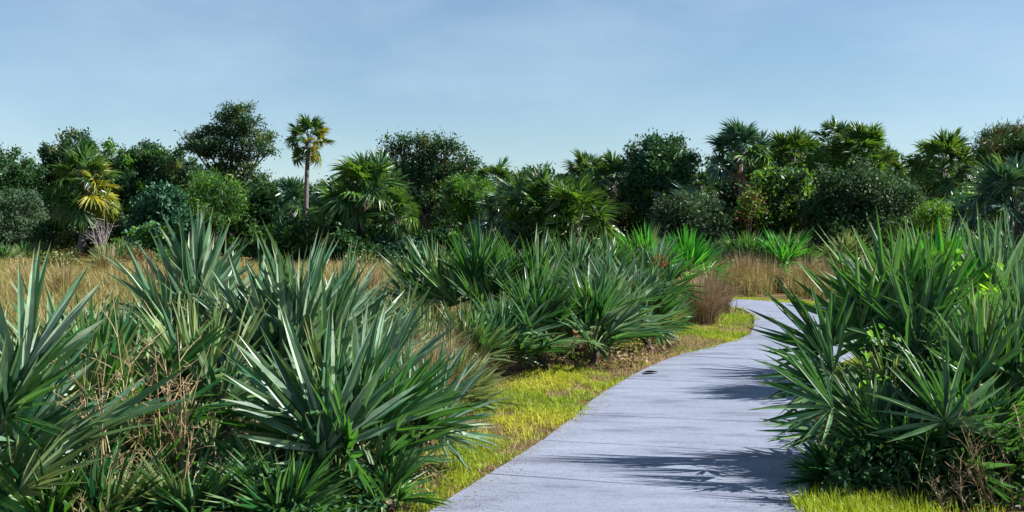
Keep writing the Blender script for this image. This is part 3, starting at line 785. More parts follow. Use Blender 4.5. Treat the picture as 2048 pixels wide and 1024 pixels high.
# ------------------------------------------------------------------ cabbage palms
def cabbage_palm(label, px, d, crown_py, rad_px, n=34, mat='palm', seed=0, base_py=None, skirt=6, boots=.2, low=-35, lean_px=0, name='cabbage_palm', trunk_r=.17, group=None, mats=None):
    x = gx(px, d); z = ground_z(x, d)
    root = empty(name, (x, d, z)); tag(root, label, 'palm tree', group)
    r = random.Random(seed)
    top = Vector((gx(px + lean_px, d) - x, 0, gz(crown_py, d) - z))
    rad = rad_px / F * d; sc = rad / 1.75
    mb = MB()
    H = top.z; k = 12
    pts = curve_pts((0, 0, -.05), tuple(top), (r.uniform(-.12, .12), r.uniform(-.1, .1), 0), k)
    rr = np.linspace(trunk_r * 1.2, trunk_r * .85, k); rr[0] *= 1.25; rr[-1] *= 1.2
    tube(mb, pts, rr * np.array([r.uniform(.95, 1.06) for _ in range(k)]), 10)
    for q in range(int(boots * 60)):
        a = r.uniform(0, 6.28); hh = H * r.uniform(max(.25, 1 - boots * 2.2), .99)
        c = np.array(pts[min(int(hh / H * (k - 1)), k - 1)]); c[2] = hh
        o = np.array([math.cos(a), math.sin(a), 0])
        tube(mb, [c + o * trunk_r * .7, c + o * trunk_r * 1.25 + [0, 0, .12], c + o * trunk_r * 1.75 + [0, 0, .34]], [.07, .05, .02], 4)
    mb.obj('trunk', M['palmbark'], root, smooth=True)
    n = int(n * 1.3)
    for i in range(n):
        f = (i + .5) / n
        el = math.radians(82 + (low - 82) * f ** .92 + r.uniform(-20, 20)); a = i * 2.39996 + r.uniform(-.5, .5)
        o = Vector((math.cos(a), math.sin(a), 0)); up = Vector((0, 0, 1))
        ax = o * math.cos(el) + up * math.sin(el); nn = up * math.cos(el) - o * math.sin(el)
        tg = ax.cross(nn); ro = r.gauss(0, .75); nn = nn * math.cos(ro) + tg * math.sin(ro)
        mm = mat if r.random() < .7 else r.choice(['palm', 'palm_sun', 'palm_blue'])
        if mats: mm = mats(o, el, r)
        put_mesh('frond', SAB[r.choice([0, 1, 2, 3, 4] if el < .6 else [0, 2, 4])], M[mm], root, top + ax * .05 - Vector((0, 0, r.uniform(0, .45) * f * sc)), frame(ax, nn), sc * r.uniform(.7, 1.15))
    for i in range(skirt):
        a = r.uniform(0, 6.28); el = math.radians(r.uniform(-88, -55))
        o = Vector((math.cos(a), math.sin(a), 0)); up = Vector((0, 0, 1))
        ax = o * math.cos(el) + up * math.sin(el); nn = up * math.cos(el) - o * math.sin(el)
        put_mesh('dead_frond', r.choice(DEADF), M['dead'], root, top - Vector((0, 0, .15)), frame(ax, nn), sc * r.uniform(.7, 1.05))
    return root

def sunlit_side(o, el, r):
    return 'palm_sun_yellow' if (o.x > -.1 and el < 1.0 and r.random() < .75) else 'palm'  # fronds toward the sun get its warm light painted in as yellow
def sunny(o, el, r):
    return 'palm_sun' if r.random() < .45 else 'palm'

cabbage_palm('lone tall cabbage palm with a bare slim trunk rising above the treeline', 613, 60, 283, 50, 28, seed=1, skirt=2, boots=.03, low=-45, trunk_r=.125, mats=sunlit_side, lean_px=4)
cabbage_palm('cabbage palm with yellow lit fronds and a pale trunk at the meadow edge', 155, 62, 372, 82, 40, seed=2, skirt=12, boots=.06, low=-55, mats=sunlit_side, lean_px=18, trunk_r=.2)
cabbage_palm('bushy cabbage palm with a skirt of brown dead fronds beyond the meadow', 720, 54, 392, 98, 44, seed=3, skirt=16, boots=.4, low=-40, mats=sunny, lean_px=10, trunk_r=.24)
cabbage_palm('short cabbage palm pressed against the bushy one with the brown skirt', 690, 57, 420, 75, 26, 'palm', 4, skirt=6, boots=.3)
cabbage_palm('low cabbage palm with dead fronds on the sunny side of the bushy palm', 790, 53, 430, 55, 22, 'palm', 5, skirt=8, boots=.3, mats=sunny)
cabbage_palm('grey green palm at the foot of the lone tall palm', 585, 62, 425, 70, 28, 'palm_blue', 6, skirt=3)
cabbage_palm('small dark palm between the tall pine and the lone tall palm', 560, 66, 400, 50, 24, 'palm', 7, skirt=2)
cabbage_palm('cabbage palm poking up behind the bright green pine', 990, 60, 372, 58, 30, 'palm', 8, skirt=3)
cabbage_palm('heavy palm with long drooping fronds above the bend clump', 1085, 42, 430, 105, 44, 'palm', 9, skirt=8, boots=.3, low=-60)
cabbage_palm('drooping palm with sunlit yellow green frond tips above the bend clump', 1150, 41, 442, 98, 42, 'palm', 10, skirt=8, boots=.3, low=-60, mats=sunny)
cabbage_palm('dark drooping palm on the meadow side above the bend clump', 1020, 44, 440, 85, 36, 'palm_blue', 11, skirt=6, boots=.3, low=-55)
cabbage_palm('cabbage palm with a brown patch in its crown beside the dark forked tree', 1225, 58, 372, 66, 34, 'palm', 12, skirt=9, boots=.2)
cabbage_palm('round topped cabbage palm behind the drooping palms', 1175, 62, 362, 62, 32, 'palm', 13, skirt=4)
cabbage_palm('small palm in the sky gap between the forked tree and the tall palm row', 1402, 60, 372, 40, 24, 'palm', 14, skirt=2)
cabbage_palm('first tall palm of the row beside the sky gap', 1478, 56, 312, 72, 36, 'palm_blue', 15, skirt=5)
cabbage_palm('second tall palm of the row above the vine covered shrub', 1585, 58, 318, 68, 36, 'palm', 16, skirt=6, mats=sunny)
cabbage_palm('highest palm of the row above the large dark shrub', 1668, 60, 290, 54, 30, 'palm', 17, skirt=3)
cabbage_palm('wide palm next to the highest one of the row', 1725, 57, 318, 74, 38, 'palm', 18, skirt=5, mats=sunny)
cabbage_palm('low palm at the falling end of the tall palm row', 1775, 60, 350, 54, 28, 'palm', 19, skirt=3)
cabbage_palm('separate palm with pale dead fronds between the palm row and the edge pine', 1885, 52, 335, 76, 40, 'palm', 20, skirt=12, boots=.2, mats=sunny, low=-55)
cabbage_palm('dark palm deep in the wood under the forked tree', 1340, 56, 400, 62, 28, 'palm_blue', 21, skirt=3)
cabbage_palm('bluish palm with stiff silvery blades at the frame edge behind the bush', 2030, 24, 420, 125, 40, 'palm_blue', 22, skirt=3, low=-50)
cabbage_palm('palm low in the dark wood under the first tall palm', 1440, 62, 385, 48, 22, 'palm', 23, skirt=3)

# ------------------------------------------------------------------ trees and shrubs
def tree(name, label, cat, px, d, lobes, mat, seed, leaves=9000, size=.17, aspect=.55, twigs=36, bark='bark_dark', trunk_r=.16, base_px=None,
         flat=1.0, spread=.2, group=None, mat2=None, share2=0.0, depth=1.0, upb=.25, shell=.55, limbs=True):
    """lobes: (px, py, rx px, ry px) clumps of the crown as it stands at distance d; each gets its own depth"""
    x = gx(px, d); z = ground_z(x, d)
    root = empty(name, (x, d, z)); tag(root, label, cat, group)
    leaves = int(leaves * 2.0); size = size * 1.2
    if mat == 'oak' and mat2 is None: mat2, share2 = ('gold' if seed % 2 else 'lime'), .14  # lighter clumps put sunlit patches into the oak crown's colour
    r = np.random.default_rng(seed)
    T, Cs, Os, ls = MB(), [], [], []
    area = sum(a[2] * a[3] for a in lobes)
    meanx = np.mean([gx(a[0], d) - x for a in lobes]); low = min(gz(a[1] + a[3], d) for a in lobes)
    topz = max(gz(a[1], d) for a in lobes)
    fork = np.array([meanx * .35, 0, max(low + .2, topz * .35)])
    tube(T, curve_pts((0, 0, -.1), fork, (r.normal(0, .1), r.normal(0, .1), 0), 7), np.linspace(trunk_r * 1.35, trunk_r * .85, 7), 9)
    for (lx, ly, rx, ry) in lobes:
        c = np.array([gx(lx, d) - x, r.uniform(-.8, .8) * depth, gz(ly, d) - z])
        R = np.array([rx / F * d, depth * (rx + ry) * .5 / F * d, ry / F * d])
        k = max(5, int(twigs * (rx * ry) / area * len(lobes)))
        v = nrm(r.normal(0, 1, (k, 3))); q = (shell + (1 - shell) * r.uniform(0, 1, k) ** .5)[:, None]
        lump = (1 + .3 * (r.uniform(0, 1, (k, 1)) < .18)) * (1 + .26 * np.sin(v[:, 0:1] * 4 + lx) * np.cos(v[:, 2:3] * 5 + ly))
        tw = c + v * q * R * lump * np.array([1, 1, flat])
        Cs.append(tw); Os.append(v)
        if limbs:
            tube(T, curve_pts(fork * r.uniform(.75, 1), c, (r.normal(0, .2), r.normal(0, .2), -.12 * np.linalg.norm(c - fork)), 6), np.linspace(trunk_r * .6, .03, 6), 6)
            for j in r.choice(k, min(k, 9), replace=False):
                tube(T, curve_pts(c * .8 + fork * .2, tw[j], (0, 0, -.1), 4), np.linspace(.035, .01, 4), 4)
    T.obj('trunk', M[bark], root, smooth=True)
    C, O = np.concatenate(Cs), np.concatenate(Os)
    if mat2 and share2 > 0:
        # random clumps take a second leaf colour: imitated sunlit patches, or browned or mixed foliage
        sel = r.uniform(0, 1, len(C)) < share2
    else: sel = np.zeros(len(C), bool)
    mb = MB(); leaf_cloud(mb, C[~sel], int(leaves * (~sel).mean()), spread, size, aspect, r, O[~sel], upb)
    mb.obj('crown', M[mat], root)
    if sel.any():
        mb = MB(); leaf_cloud(mb, C[sel], int(leaves * sel.mean()), spread, size, aspect, r, O[sel], upb)
        mb.obj('crown', M[mat2], root)
    return root

tree('oak_tree', 'dark round oak at the frame edge of the wood', 'tree', 5, 76, [(20, 335, 45, 36), (-20, 360, 55, 50), (40, 390, 45, 45), (0, 430, 60, 40)], 'oak', 1, 9000)
tree('willow_shrub', 'grey green shrub with feathery leaves below the edge oak', 'shrub', 30, 66, [(25, 430, 48, 48), (55, 470, 30, 40), (0, 480, 50, 36), (20, 500, 60, 22)], 'myrtle', 2, 8000, .2, .3)
tree('slash_pine', 'dark tree rising behind the yellow lit cabbage palm', 'tree', 130, 78, [(145, 285, 26, 24), (110, 310, 34, 24), (180, 315, 34, 30), (130, 340, 50, 30), (190, 360, 45, 45), (110, 390, 45, 50)], 'oak', 3, 10000)
tree('oak_tree', 'broad dark oak between the yellow lit palm and the tall layered tree', 'tree', 275, 74, [(280, 310, 38, 28), (245, 320, 34, 28), (310, 325, 34, 30), (230, 360, 40, 36), (290, 370, 55, 45), (250, 420, 50, 50), (310, 440, 45, 50)], 'oak', 4, 13000)
tree('oak_tree', 'shadowy tree filling the wood left below the tall layered tree', 'tree', 370, 73, [(370, 330, 40, 34), (345, 360, 34, 40), (400, 380, 50, 40), (370, 430, 60, 50), (500, 420, 50, 50), (450, 470, 70, 40)], 'oak', 5, 12000)
tree('layered_tree', 'tall spreading tree with flat layered foliage against the sky', 'tree', 455, 70,
     [(476, 222, 30, 14), (448, 236, 26, 12), (500, 246, 26, 13), (425, 258, 34, 12), (470, 262, 40, 17), (522, 270, 22, 11), (392, 272, 30, 11), (375, 288, 18, 8), (435, 290, 48, 14), (508, 292, 34, 13),
      (535, 300, 14, 7), (470, 312, 46, 14), (410, 308, 30, 11), (440, 338, 40, 14), (500, 336, 24, 11), (520, 356, 22, 8), (465, 356, 30, 10)],
     'oak', 6, 9500, .15, .42, twigs=26, spread=np.array([.24, .24, .15]), mat2='gold', share2=.28, shell=.15, trunk_r=.2)
tree('young_pine', 'light green bushy pine under the tall layered tree', 'tree', 430, 64, [(430, 370, 44, 24), (400, 395, 28, 24), (460, 395, 28, 24), (430, 420, 46, 28)], 'lime', 7, 4500, .26, .14, spread=.24, mat2='oak', share2=.45)
tree('leafy_shrub', 'glossy green shrub in front of the broad dark oak', 'shrub', 320, 62, [(330, 400, 34, 24), (300, 425, 40, 26), (345, 440, 30, 28), (295, 450, 30, 20)], 'oak_blue', 8, 7000, .2)
tree('leafy_shrub', 'low bright green shrub at the meadow edge under the broad oak', 'shrub', 315, 60, [(310, 485, 44, 24), (345, 500, 34, 20), (280, 505, 36, 18)], 'lime', 9, 6000, .2, mat2='oak_blue', share2=.5)
tree('leafy_shrub', 'small olive bush at the foot of the yellow lit palm', 'shrub', 165, 63, [(150, 490, 34, 18), (185, 495, 24, 16)], 'gold', 10, 3500, .18)
tree('leafy_shrub', 'dense green bush under the layered tree near the grey palm', 'shrub', 510, 66, [(520, 395, 40, 30), (545, 420, 34, 36), (500, 440, 40, 40), (470, 470, 50, 36)], 'oak', 11, 8000, .18, mat2='lime', share2=.15)
tree('orange_bush', 'round orange brown bush standing in the dry meadow', 'shrub', 275, 54, [(275, 532, 32, 20)], 'rustleaf', 12, 3500, .12, .3, mat2='gold', share2=.35, trunk_r=.05)
tree('orange_bush', 'small tawny bush behind the yellow lit palm trunk', 'shrub', 135, 60, [(130, 520, 26, 14)], 'rustleaf', 13, 1800, .12, .3, mat2='gold', share2=.5, trunk_r=.05)
tree('oak_tree', 'open crowned oak with a dark trunk and sky showing through', 'tree', 850, 62,
     [(800, 290, 26, 16), (850, 284, 40, 13), (895, 300, 34, 18), (780, 305, 18, 14), (930, 330, 24, 20), (860, 318, 60, 16), (820, 345, 30, 16), (900, 345, 34, 20), (850, 380, 50, 26), (880, 410, 40, 30)],
     'oak', 14, 7500, .14, .5, twigs=24, mat2='gold', share2=.2, shell=.3, trunk_r=.22)
tree('young_pine', 'bright green pine glowing in the sun beside the open oak', 'tree', 945, 56, [(950, 385, 34, 18), (925, 405, 24, 18), (968, 405, 18, 24), (940, 430, 26, 20), (910, 375, 22, 12)], 'lime', 15, 4500, .26, .14, spread=.22, mat2='oak', share2=.35)
tree('oak_tree', 'shadowed undergrowth tree behind the open oak trunk', 'tree', 880, 66, [(830, 440, 60, 40), (900, 460, 60, 40), (780, 470, 60, 34), (960, 470, 60, 44)], 'oak', 16, 9000)
tree('oak_tree', 'dark low tree behind the drooping palms', 'tree', 1090, 66, [(1085, 355, 26, 16), (1060, 390, 50, 40), (1130, 400, 60, 40), (1100, 450, 90, 50), (1000, 450, 60, 50)], 'oak', 17, 11000)
tree('forked_tree', 'dark forked tree with tufted branches against the sky', 'tree', 1325, 57,
     [(1300, 290, 24, 18), (1345, 280, 20, 16), (1270, 305, 18, 16), (1330, 310, 40, 20), (1370, 320, 20, 16), (1300, 335, 44, 22), (1355, 345, 30, 18), (1325, 370, 56, 26), (1300, 400, 54, 34)],
     'oak', 18, 7500, .17, .45, twigs=22, shell=.25, mat2='oak_blue', share2=.3)
tree('oak_tree', 'deep green tree in the dark wood behind the grey brush', 'tree', 1270, 60, [(1260, 420, 60, 40), (1320, 450, 70, 50), (1230, 470, 60, 44), (1400, 430, 40, 40)], 'oak', 19, 11000)
tree('wax_myrtle', 'grey green shrub behind the bright green palmettos', 'shrub', 1390, 46, [(1360, 430, 44, 34), (1410, 440, 44, 34), (1340, 470, 44, 34), (1400, 480, 60, 34), (1440, 460, 30, 34)], 'myrtle', 20, 11000, .13, .5)
tree('dead_brush', 'grey leafless brush mound beside the dark palmetto beyond the bend', 'shrub', 1445, 44, [(1445, 490, 32, 22), (1425, 505, 30, 18)], 'myrtle', 21, 900, .1, .4, bark='twig', trunk_r=.05)
tree('vine_shrub', 'shrub overgrown with light green vines under the tall palm row', 'shrub', 1545, 47, [(1560, 372, 40, 22), (1520, 400, 34, 24), (1580, 400, 40, 30), (1540, 430, 40, 30), (1560, 460, 34, 28), (1500, 440, 30, 34)], 'lime', 22, 10000, .17, mat2='myrtle', share2=.4)
tree('rusty_bush', 'narrow rust brown bush in front of the vine covered shrub', 'shrub', 1497, 45, [(1497, 402, 9, 18), (1500, 440, 9, 18)], 'rustleaf', 23, 700, .13, mat2='lime', share2=.45, trunk_r=.05)
tree('wax_myrtle', 'huge rounded dark shrub with glinting small leaves under the palm row', 'shrub', 1740, 45,
     [(1700, 370, 60, 34), (1770, 390, 60, 36), (1660, 420, 60, 40), (1740, 430, 80, 40), (1820, 430, 60, 40), (1690, 470, 80, 40), (1780, 480, 80, 40), (1640, 490, 44, 34), (1850, 480, 40, 34)],
     'oak', 24, 26000, .12, .5, twigs=50, mat2='myrtle', share2=.5)
tree('oak_tree', 'shadowy tree mass under the tall palm row', 'tree', 1600, 62, [(1470, 370, 60, 40), (1560, 360, 70, 44), (1650, 350, 70, 44), (1740, 360, 70, 40), (1820, 400, 60, 40), (1500, 420, 70, 50), (1620, 420, 80, 50)], 'oak', 25, 16000)
tree('young_pine', 'small bright green pine in front of the huge dark shrub', 'tree', 1860, 36, [(1850, 432, 24, 14), (1880, 440, 18, 14), (1840, 452, 16, 12)], 'lime', 26, 2400, .17, .14, spread=.14, trunk_r=.06, mat2='oak', share2=.4)
tree('leafy_shrub', 'mid green shrub between the separate palm and the edge palm', 'shrub', 1925, 40, [(1910, 430, 40, 34), (1930, 470, 44, 36), (1890, 480, 40, 34), (1960, 440, 30, 40)], 'oak_blue', 27, 8000, .14, mat2='lime', share2=.3)
tree('edge_pine', 'pine with rounded clumps and a brown tuft at the frame edge', 'tree', 1995, 48, [(2030, 275, 32, 20), (1990, 285, 22, 18), (1975, 305, 22, 16), (2015, 305, 34, 16), (2050, 300, 30, 24), (1965, 318, 12, 10)], 'oak', 28, 8000, .2, .15, twigs=26, mat2='rustleaf', share2=.10, trunk_r=.12)
tree('oak_tree', 'dark tree behind the edge pine trunk', 'tree', 1990, 54, [(1960, 360, 34, 34), (2010, 390, 50, 40), (1950, 420, 50, 50), (2050, 380, 40, 50)], 'oak', 29, 9000)
tree('oak_tree', 'far dark trees closing the gap behind the lone tall palm', 'tree', 620, 72, [(600, 440, 60, 50), (660, 430, 60, 50), (560, 470, 60, 50), (720, 470, 60, 44), (640, 480, 70, 40)], 'oak', 30, 11000)

for i, (px, d, lb, mt, lab) in enumerate([
        (560, 57, [(540, 490, 44, 26), (590, 480, 40, 30), (570, 510, 50, 16)], 'oak', 'low dark bush at the foot of the grey green palm'),
        (640, 55, [(640, 480, 40, 32), (660, 505, 44, 20)], 'oak', 'low dark bush hiding the base of the lone tall palm'),
        (760, 53, [(770, 495, 34, 24), (805, 505, 34, 20), (745, 510, 30, 18)], 'oak_blue', 'low bush between the bushy palm and the open oak'),
        (690, 52, [(685, 500, 26, 26), (715, 512, 34, 18)], 'oak', 'shaded bush around the trunk of the bushy skirted palm'),
        (880, 55, [(860, 490, 44, 28), (920, 490, 44, 30)], 'oak', 'dark bush at the foot of the open oak'),
        (110, 64, [(110, 470, 34, 34), (90, 500, 40, 20), (215, 490, 40, 28), (240, 460, 30, 30)], 'oak', 'dark shrubs behind the yellow lit palm trunk'),
        (1620, 50, [(1600, 510, 40, 24), (1640, 520, 40, 20)], 'oak_blue', 'low bush beyond the bend at the foot of the huge dark shrub')]):
    tree('leafy_shrub', lab, 'shrub', px, d, lb, mt, 700 + i, 5000, .17, trunk_r=.05)

def far_wood():
    r = np.random.default_rng(77); m = 5800
    prof = [(-300, 340), (0, 332), (75, 352), (120, 332), (200, 332), (280, 322), (340, 332), (400, 352), (480, 362), (545, 392), (610, 398), (650, 378), (700, 362), (760, 342), (800, 332), (900, 342),
            (950, 357), (1040, 367), (1120, 362), (1190, 348), (1260, 342), (1340, 348), (1385, 368), (1402, 378), (1420, 334), (1480, 304), (1560, 304), (1650, 296), (1760, 324), (1810, 344), (1880, 326), (1950, 344), (1990, 354), (2300, 344)]
    px = r.uniform(-300, 2300, m); d = r.uniform(79, 92, m)
    top = np.interp(px, [p[0] for p in prof], [p[1] for p in prof]) + 9 * np.sin(px * .11) * np.cos(px * .043) - 3
    z = (EYE - (top - HZ) / F * d) * r.uniform(0, 1, m) ** .6
    C = np.column_stack([gx(px, d), d, z])
    mb = MB(); leaf_cloud(mb, C, 140000, .36, .36, .55, r)
    tag(mb.obj('far_wood', M['oak']), 'dark wood closing the view behind the palms', 'wood', kind='stuff')
far_wood()

def bare_shrub(label, px, d, w, h, seed):
    x = gx(px, d); root = empty('bare_shrub', (x, d, ground_z(x, d))); tag(root, label, 'shrub')
    r = np.random.default_rng(seed); mb = MB()
    tube(mb, curve_pts((0, 0, -.05), (.1, 0, h * .35), (.05, 0, 0), 4), [.06, .05, .045, .04], 6)
    mb.obj('trunk', M['twig'], root)
    for i in range(16):
        a = r.uniform(0, 6.28); q = r.uniform(.2, 1) * w; t = np.array([math.cos(a) * q, math.sin(a) * q * .6, h * r.uniform(.6, 1.05)])
        p0 = np.array([.1, 0, h * r.uniform(.15, .35)]); m2 = MB(); c = curve_pts(p0, t, (0, 0, .1), 5)
        tube(m2, c, [.03, .024, .02, .014, .006], 4)
        for j in range(5):
            b = c[r.integers(1, 5)]; tube(m2, curve_pts(b, b + r.normal(0, .3, 3) + [0, 0, .25], (0, 0, 0), 3), [.013, .01, .004], 3)
        m2.obj('branch', M['twig'], root)
bare_shrub('leafless pale grey shrub beside the yellow lit palm trunk', 203, 60, 1.1, 2.3, 3)

# ------------------------------------------------------------------ bunch grasses
bunch_grass('reddish brown grass tuft on the verge at the end of the bend clump', 1398, 19.6, .42, .95, 1500, 'tan_red', 41)
bunch_grass('second reddish grass tuft behind the first at the inner bend', 1425, 22, .42, 1.0, 1300, 'tan_red', 42)
bunch_grass('tan bunch grass across the path at the inside of the far bend', 1440, 30.0, .55, 1.1, 1300, 'tan', 43)
bunch_grass('tan bunch grass with pale leaning heads behind the far bend', 1490, 31, .6, 1.15, 1400, 'tan', 44)
bunch_grass('last tan bunch grass of the row behind the far bend', 1535, 31.5, .5, 1.0, 1100, 'tan', 45)
bunch_grass('tan grass tuft seen over the tips of the great round fan', 1615, 31, .55, 1.05, 1100, 'tan', 46)
bunch_grass('tawny grass tuft at the edge of the dark shrub', 1650, 33, .55, 1.0, 1000, 'tan_red', 47)
bunch_grass('pale tan grass standing between the corner palmettos and the bend clump', 850, 9.6, .34, .75, 1300, 'tan', 48)
bunch_grass('pale tan grass tuft behind the sprawling yellow green palmetto', 900, 10.6, .3, .7, 1000, 'tan', 49)
bunch_grass('thin tan grass beside the leaning corner palmetto', 800, 8.6, .3, .7, 900, 'tan', 50)

for i, (px, d, lab) in enumerate([(40, 30, 'pale grass tuft standing above the meadow behind the edge palmetto'), (300, 27, 'tawny grass tuft in the meadow below the broad dark oak'),
                                  (130, 24, 'golden grass tuft in the meadow in front of the yellow lit palm'), (700, 30, 'pale grass tuft in the meadow before the bushy skirted palm'),
                                  (745, 22, 'tawny grass tuft at the meadow end of the bend clump'), (215, 36, 'golden grass tuft in the meadow near the leafless grey shrub')]):
    bunch_grass(lab, px, d, .4, .95 + .1 * (i % 3), 700, ('tan', 'tan_red', 'meadow')[i % 3], 410 + i, group='grass tufts in the meadow')
for i, (px, d, lab) in enumerate([(110, 47, 'small dull green bush in the meadow before the wood edge'), (345, 48, 'small green bush in the meadow below the broad oak'), (720, 45, 'small olive bush in the meadow before the bushy palm')]):
    tree('meadow_bush', lab, 'shrub', px, d, [(px, HZ + F * 1.6 / d - 16, 24, 13), (px + 18, HZ + F * 1.6 / d - 10, 18, 9)], ('gold', 'lime', 'gold')[i], 800 + i, 1500, .11, trunk_r=.03)

# ------------------------------------------------------------------ dry weeds, reeds, vine, small things
def weed(label, px, d, h, n, seed, mat='straw', lean=(0, 0), rad=.006, name='dry_weed', group=None, heads=True):
    x = gx(px, d); root = empty(name, (x, d, ground_z(x, d))); tag(root, label, 'weed', group)
    r = np.random.default_rng(seed)
    for i in range(n):
        a = r.uniform(0, 6.28); b = np.array([math.cos(a), math.sin(a), 0]) * r.uniform(0, .10)
        H = h * r.uniform(.55, 1.05)
        t = b + np.array([lean[0] * H + r.normal(0, .10) * H, lean[1] * H + r.normal(0, .08) * H, H])
        c = curve_pts(b - [0, 0, .02], t, (r.normal(0, .04), r.normal(0, .03), 0), 7)
        mb = MB(); tn = (r.uniform(.1, .9), .3)
        tube(mb, c, np.linspace(rad, rad * .3, 7), 4, tn)
        o = mb.obj('stem', M[mat], root)
        mb = MB()
        for j in range(7):
            k = r.integers(2, 6); p = c[k]; q = p + np.array([r.normal(0, .11), r.normal(0, .09), r.uniform(.05, .2)]) * h
            e = curve_pts(p, q, (0, 0, .015), 4); tube(mb, e, np.linspace(rad * .55, rad * .2, 4), 3, tn)
            if heads:
                for w_ in range(3):
                    g = e[r.integers(2, 4)]; tube(mb, [g, g + np.array([r.normal(0, .03), r.normal(0, .03), r.uniform(.0, .05)])], [rad * .35, rad * .15], 3, tn)
        tag(mb.obj('twigs', M[mat], o), kind='stuff')
for i, (px, d, h, n, lab, ln) in enumerate([
        (285, 5.9, 1.2, 8, 'tallest bushy brown weed standing among the edge palmettos', (-.05, 0)),
        (320, 5.9, 1.08, 7, 'brown weed leaning toward the corner palmetto', (.08, 0)),
        (250, 5.7, 1.0, 5, 'thin pale weed beside the tallest brown weed', (-.12, 0)),
        (205, 5.5, .8, 3, 'single forked tan weed stalk near the frame bottom under the narrow palmetto', (.05, 0)),
        (375, 5.8, .62, 3, 'short grey weed low beside the corner palmetto shade', (.1, 0)),
        (430, 5.8, .5, 2, 'smallest brown weed in the shade of the corner palmetto', (0, 0)),
        (110, 5.1, .5, 3, 'thin straw weed crossing the low side fan at the frame bottom', (.4, 0))]):
    weed(lab, px, d, h, n, 500 + i, lean=ln, group='dry weeds among the palmettos')
for i, (px, d, h, n, lab, ln) in enumerate([
        (2010, 6.3, .72, 4, 'branching straw weed leaning over in the shade at the frame edge', (-.35, 0)),
        (1960, 6.2, .5, 4, 'low straw weed beside the branching one under the shaded fans', (-.3, 0)),
        (2045, 6.4, .8, 3, 'tangled straw weed cut by the frame edge', (-.1, 0)),
        (1905, 6.2, .26, 3, 'short pale straw weed at the grass edge', (-.5, 0))]):
    weed(lab, px, d, h, n, 520 + i, lean=ln, rad=.0045, group='straw weeds under the big bush')
weed('green reed stem rising straight out of the shade under the drooping fan', 1845, 6.35, .5, 3, 530, mat='petiole', rad=.004, name='green_reed', heads=False)

def heart_leaf():
    mb = MB()
    o = np.array([(0, 0), (.28, -.12), (.48, .08), (.46, .36), (.26, .7), (0, 1.0), (-.26, .7), (-.46, .36), (-.48, .08), (-.28, -.12)])
    V = np.column_stack([o, .18 * np.abs(o[:, 0])]); V = np.vstack([V, [[0, .35, -.02]]])
    n = len(o); i = np.arange(n)
    mb.add(V, [np.stack([i, (i + 1) % n, np.full(n, n)], -1)], (.5, .5))
    return mb.mesh('vine_leaf', None)
HEART = heart_leaf()
def vine(label, pts, n, sc, seed, mat='vine'):
    """climbing vine: stem through the given places with leaves along it"""
    P = [W3(*p) for p in pts]; base = Vector((P[0].x, P[0].y, 0))
    root = empty('climbing_vine', base); tag(root, label, 'vine')
    L = [np.array(base - base)] + [np.array(p - base) for p in P]
    mb = MB(); pp = np.array(L); u = np.linspace(0, len(pp) - 1, len(pp) * 5)
    c = np.stack([np.interp(u, np.arange(len(pp)), pp[:, k]) for k in range(3)], -1)
    tube(mb, c, np.linspace(.006, .003, len(c)), 4); mb.obj('stem', M['petiole'], root)
    r = random.Random(seed); lo = len(c) // len(pp)
    for i in range(n):
        q = Vector(c[r.randrange(lo, len(c))]) + Vector((r.gauss(0, .07), r.gauss(0, .07), r.gauss(0, .06)))
        R = frame((r.gauss(0, .6), r.gauss(-.2, .5), r.gauss(-.5, .5)), (r.gauss(0, .5), -.6 + r.gauss(0, .4), .6))
        put_mesh('leaf', HEART, M[mat], root, q, R, sc * r.uniform(.6, 1.2))
vine('bright yellow green vine climbing through the upright palmetto tops', [(1880, 640, 10.1), (1900, 600, 10.1), (1880, 560, 10.2), (1905, 515, 10.3), (1890, 480, 10.4)], 40, .085, 1)
vine('green vine leaves hanging beside the great round fan', [(1740, 770, 7.1), (1745, 720, 7.1), (1760, 690, 7.1), (1720, 650, 7.2)], 14, .045, 2)
vine('small vine leaves glowing at the edge beside the silvery palmetto', [(1990, 690, 8.2), (1985, 650, 8.2), (1960, 610, 8.3), (1985, 570, 8.4)], 26, .07, 3)
vine('yellowed vine scrambling over the low palmettos behind the brown weeds', [(470, 980, 6.0), (520, 960, 5.9), (560, 985, 5.9)], 16, .05, 4)

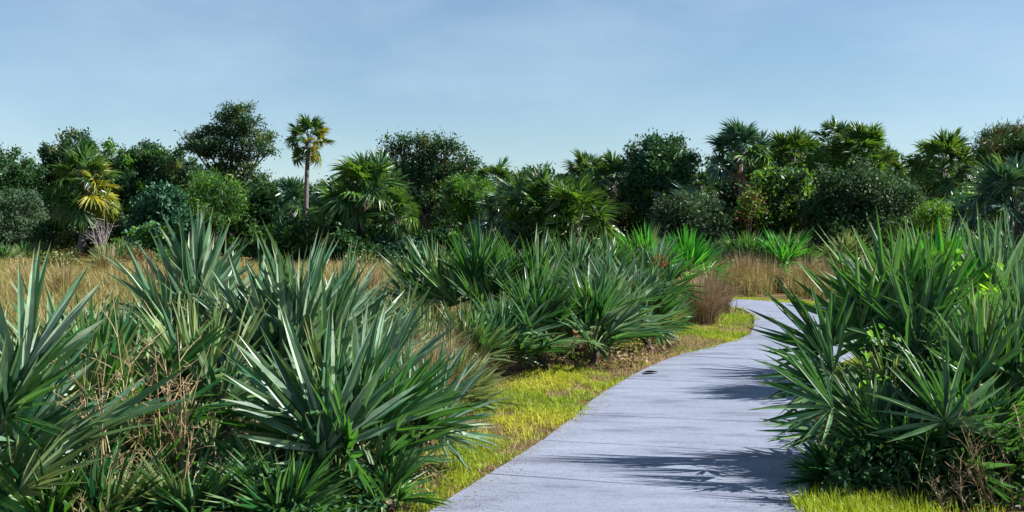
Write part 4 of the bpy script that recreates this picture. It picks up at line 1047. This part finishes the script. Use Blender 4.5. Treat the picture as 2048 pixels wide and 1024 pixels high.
def understory(label, boxes, n, size, mat, seed, hmax):
    r = np.random.default_rng(seed); P = []
    for (x0, x1, d0, d1, w) in boxes:
        k = int(n * w); d = r.uniform(d0, d1, k); P.append(np.column_stack([gx(r.uniform(x0, x1, k), d), d, r.uniform(0, 1, k) ** 1.6 * hmax]))
    P = np.concatenate(P); dp, _ = dist_to_path(P[:, :2]); P = P[dp > .12]
    mb = MB(); leaf_cloud(mb, P, len(P), .02, size, .5, r)
    tag(mb.obj('undergrowth', M[mat]), label, 'undergrowth', kind='stuff')
understory('dark leafy undergrowth beneath the big bush', [(1590, 2080, 6.35, 9.5, 1)], 16000, .05, 'oak', 3, .36)
understory('leafy undergrowth between the near palmettos', [(-60, 760, 5.3, 9.0, 1)], 20000, .04, 'oak', 4, .24)
understory('brown dead leaves lying under the bend clump', [(930, 1340, 12.8, 18, 1)], 4500, .06, 'dead', 5, .10)
understory('brown dead leaves lying under the near palmettos', [(-60, 900, 5.3, 11, .7), (1600, 2080, 6.4, 9, .3)], 16000, .05, 'dead', 6, .08)

def dead_frond_thing(label, px, py, d, axis, sc, mat, seed):
    root = empty('dead_frond', W3(px, py, d)); tag(root, label, 'dead frond')
    put_mesh('blades', DEADF[seed % 3], M[mat], root, (0, 0, 0), frame(axis, (0, -1, .4)), sc)
dead_frond_thing('rusty brown dead frond standing up out of the bend clump', 1318, 575, 17.6, (.05, 0, 1), .42, 'rust', 0)
dead_frond_thing('brown dead frond hanging among the dark palmettos near the verge', 1005, 640, 13.2, (.1, 0, -1), .35, 'rust', 1)
dead_frond_thing('dry tan frond lying at the foot of the bend clump by the verge', 1150, 712, 13.9, (1, 0, -.05), .5, 'dead', 2)
dead_frond_thing('dry brown frond lying at the end of the bend clump on the verge', 1270, 690, 15.4, (1, -.2, -.05), .5, 'dead', 0)

def fallen(label, px, py, L, seed):
    d = F * (EYE - .045) / (py - HZ); root = empty('fallen_leaf', (gx(px, d), d, .04)); tag(root, label, 'leaf')
    put_mesh('blade', HEART, M['bark_dark'], root, (0, 0, .012), frame((1, .15, 0), (0, .2, 1)), L)
fallen('dark fallen leaf lying on the concrete at the verge edge', 1290, 746, .17, 1)
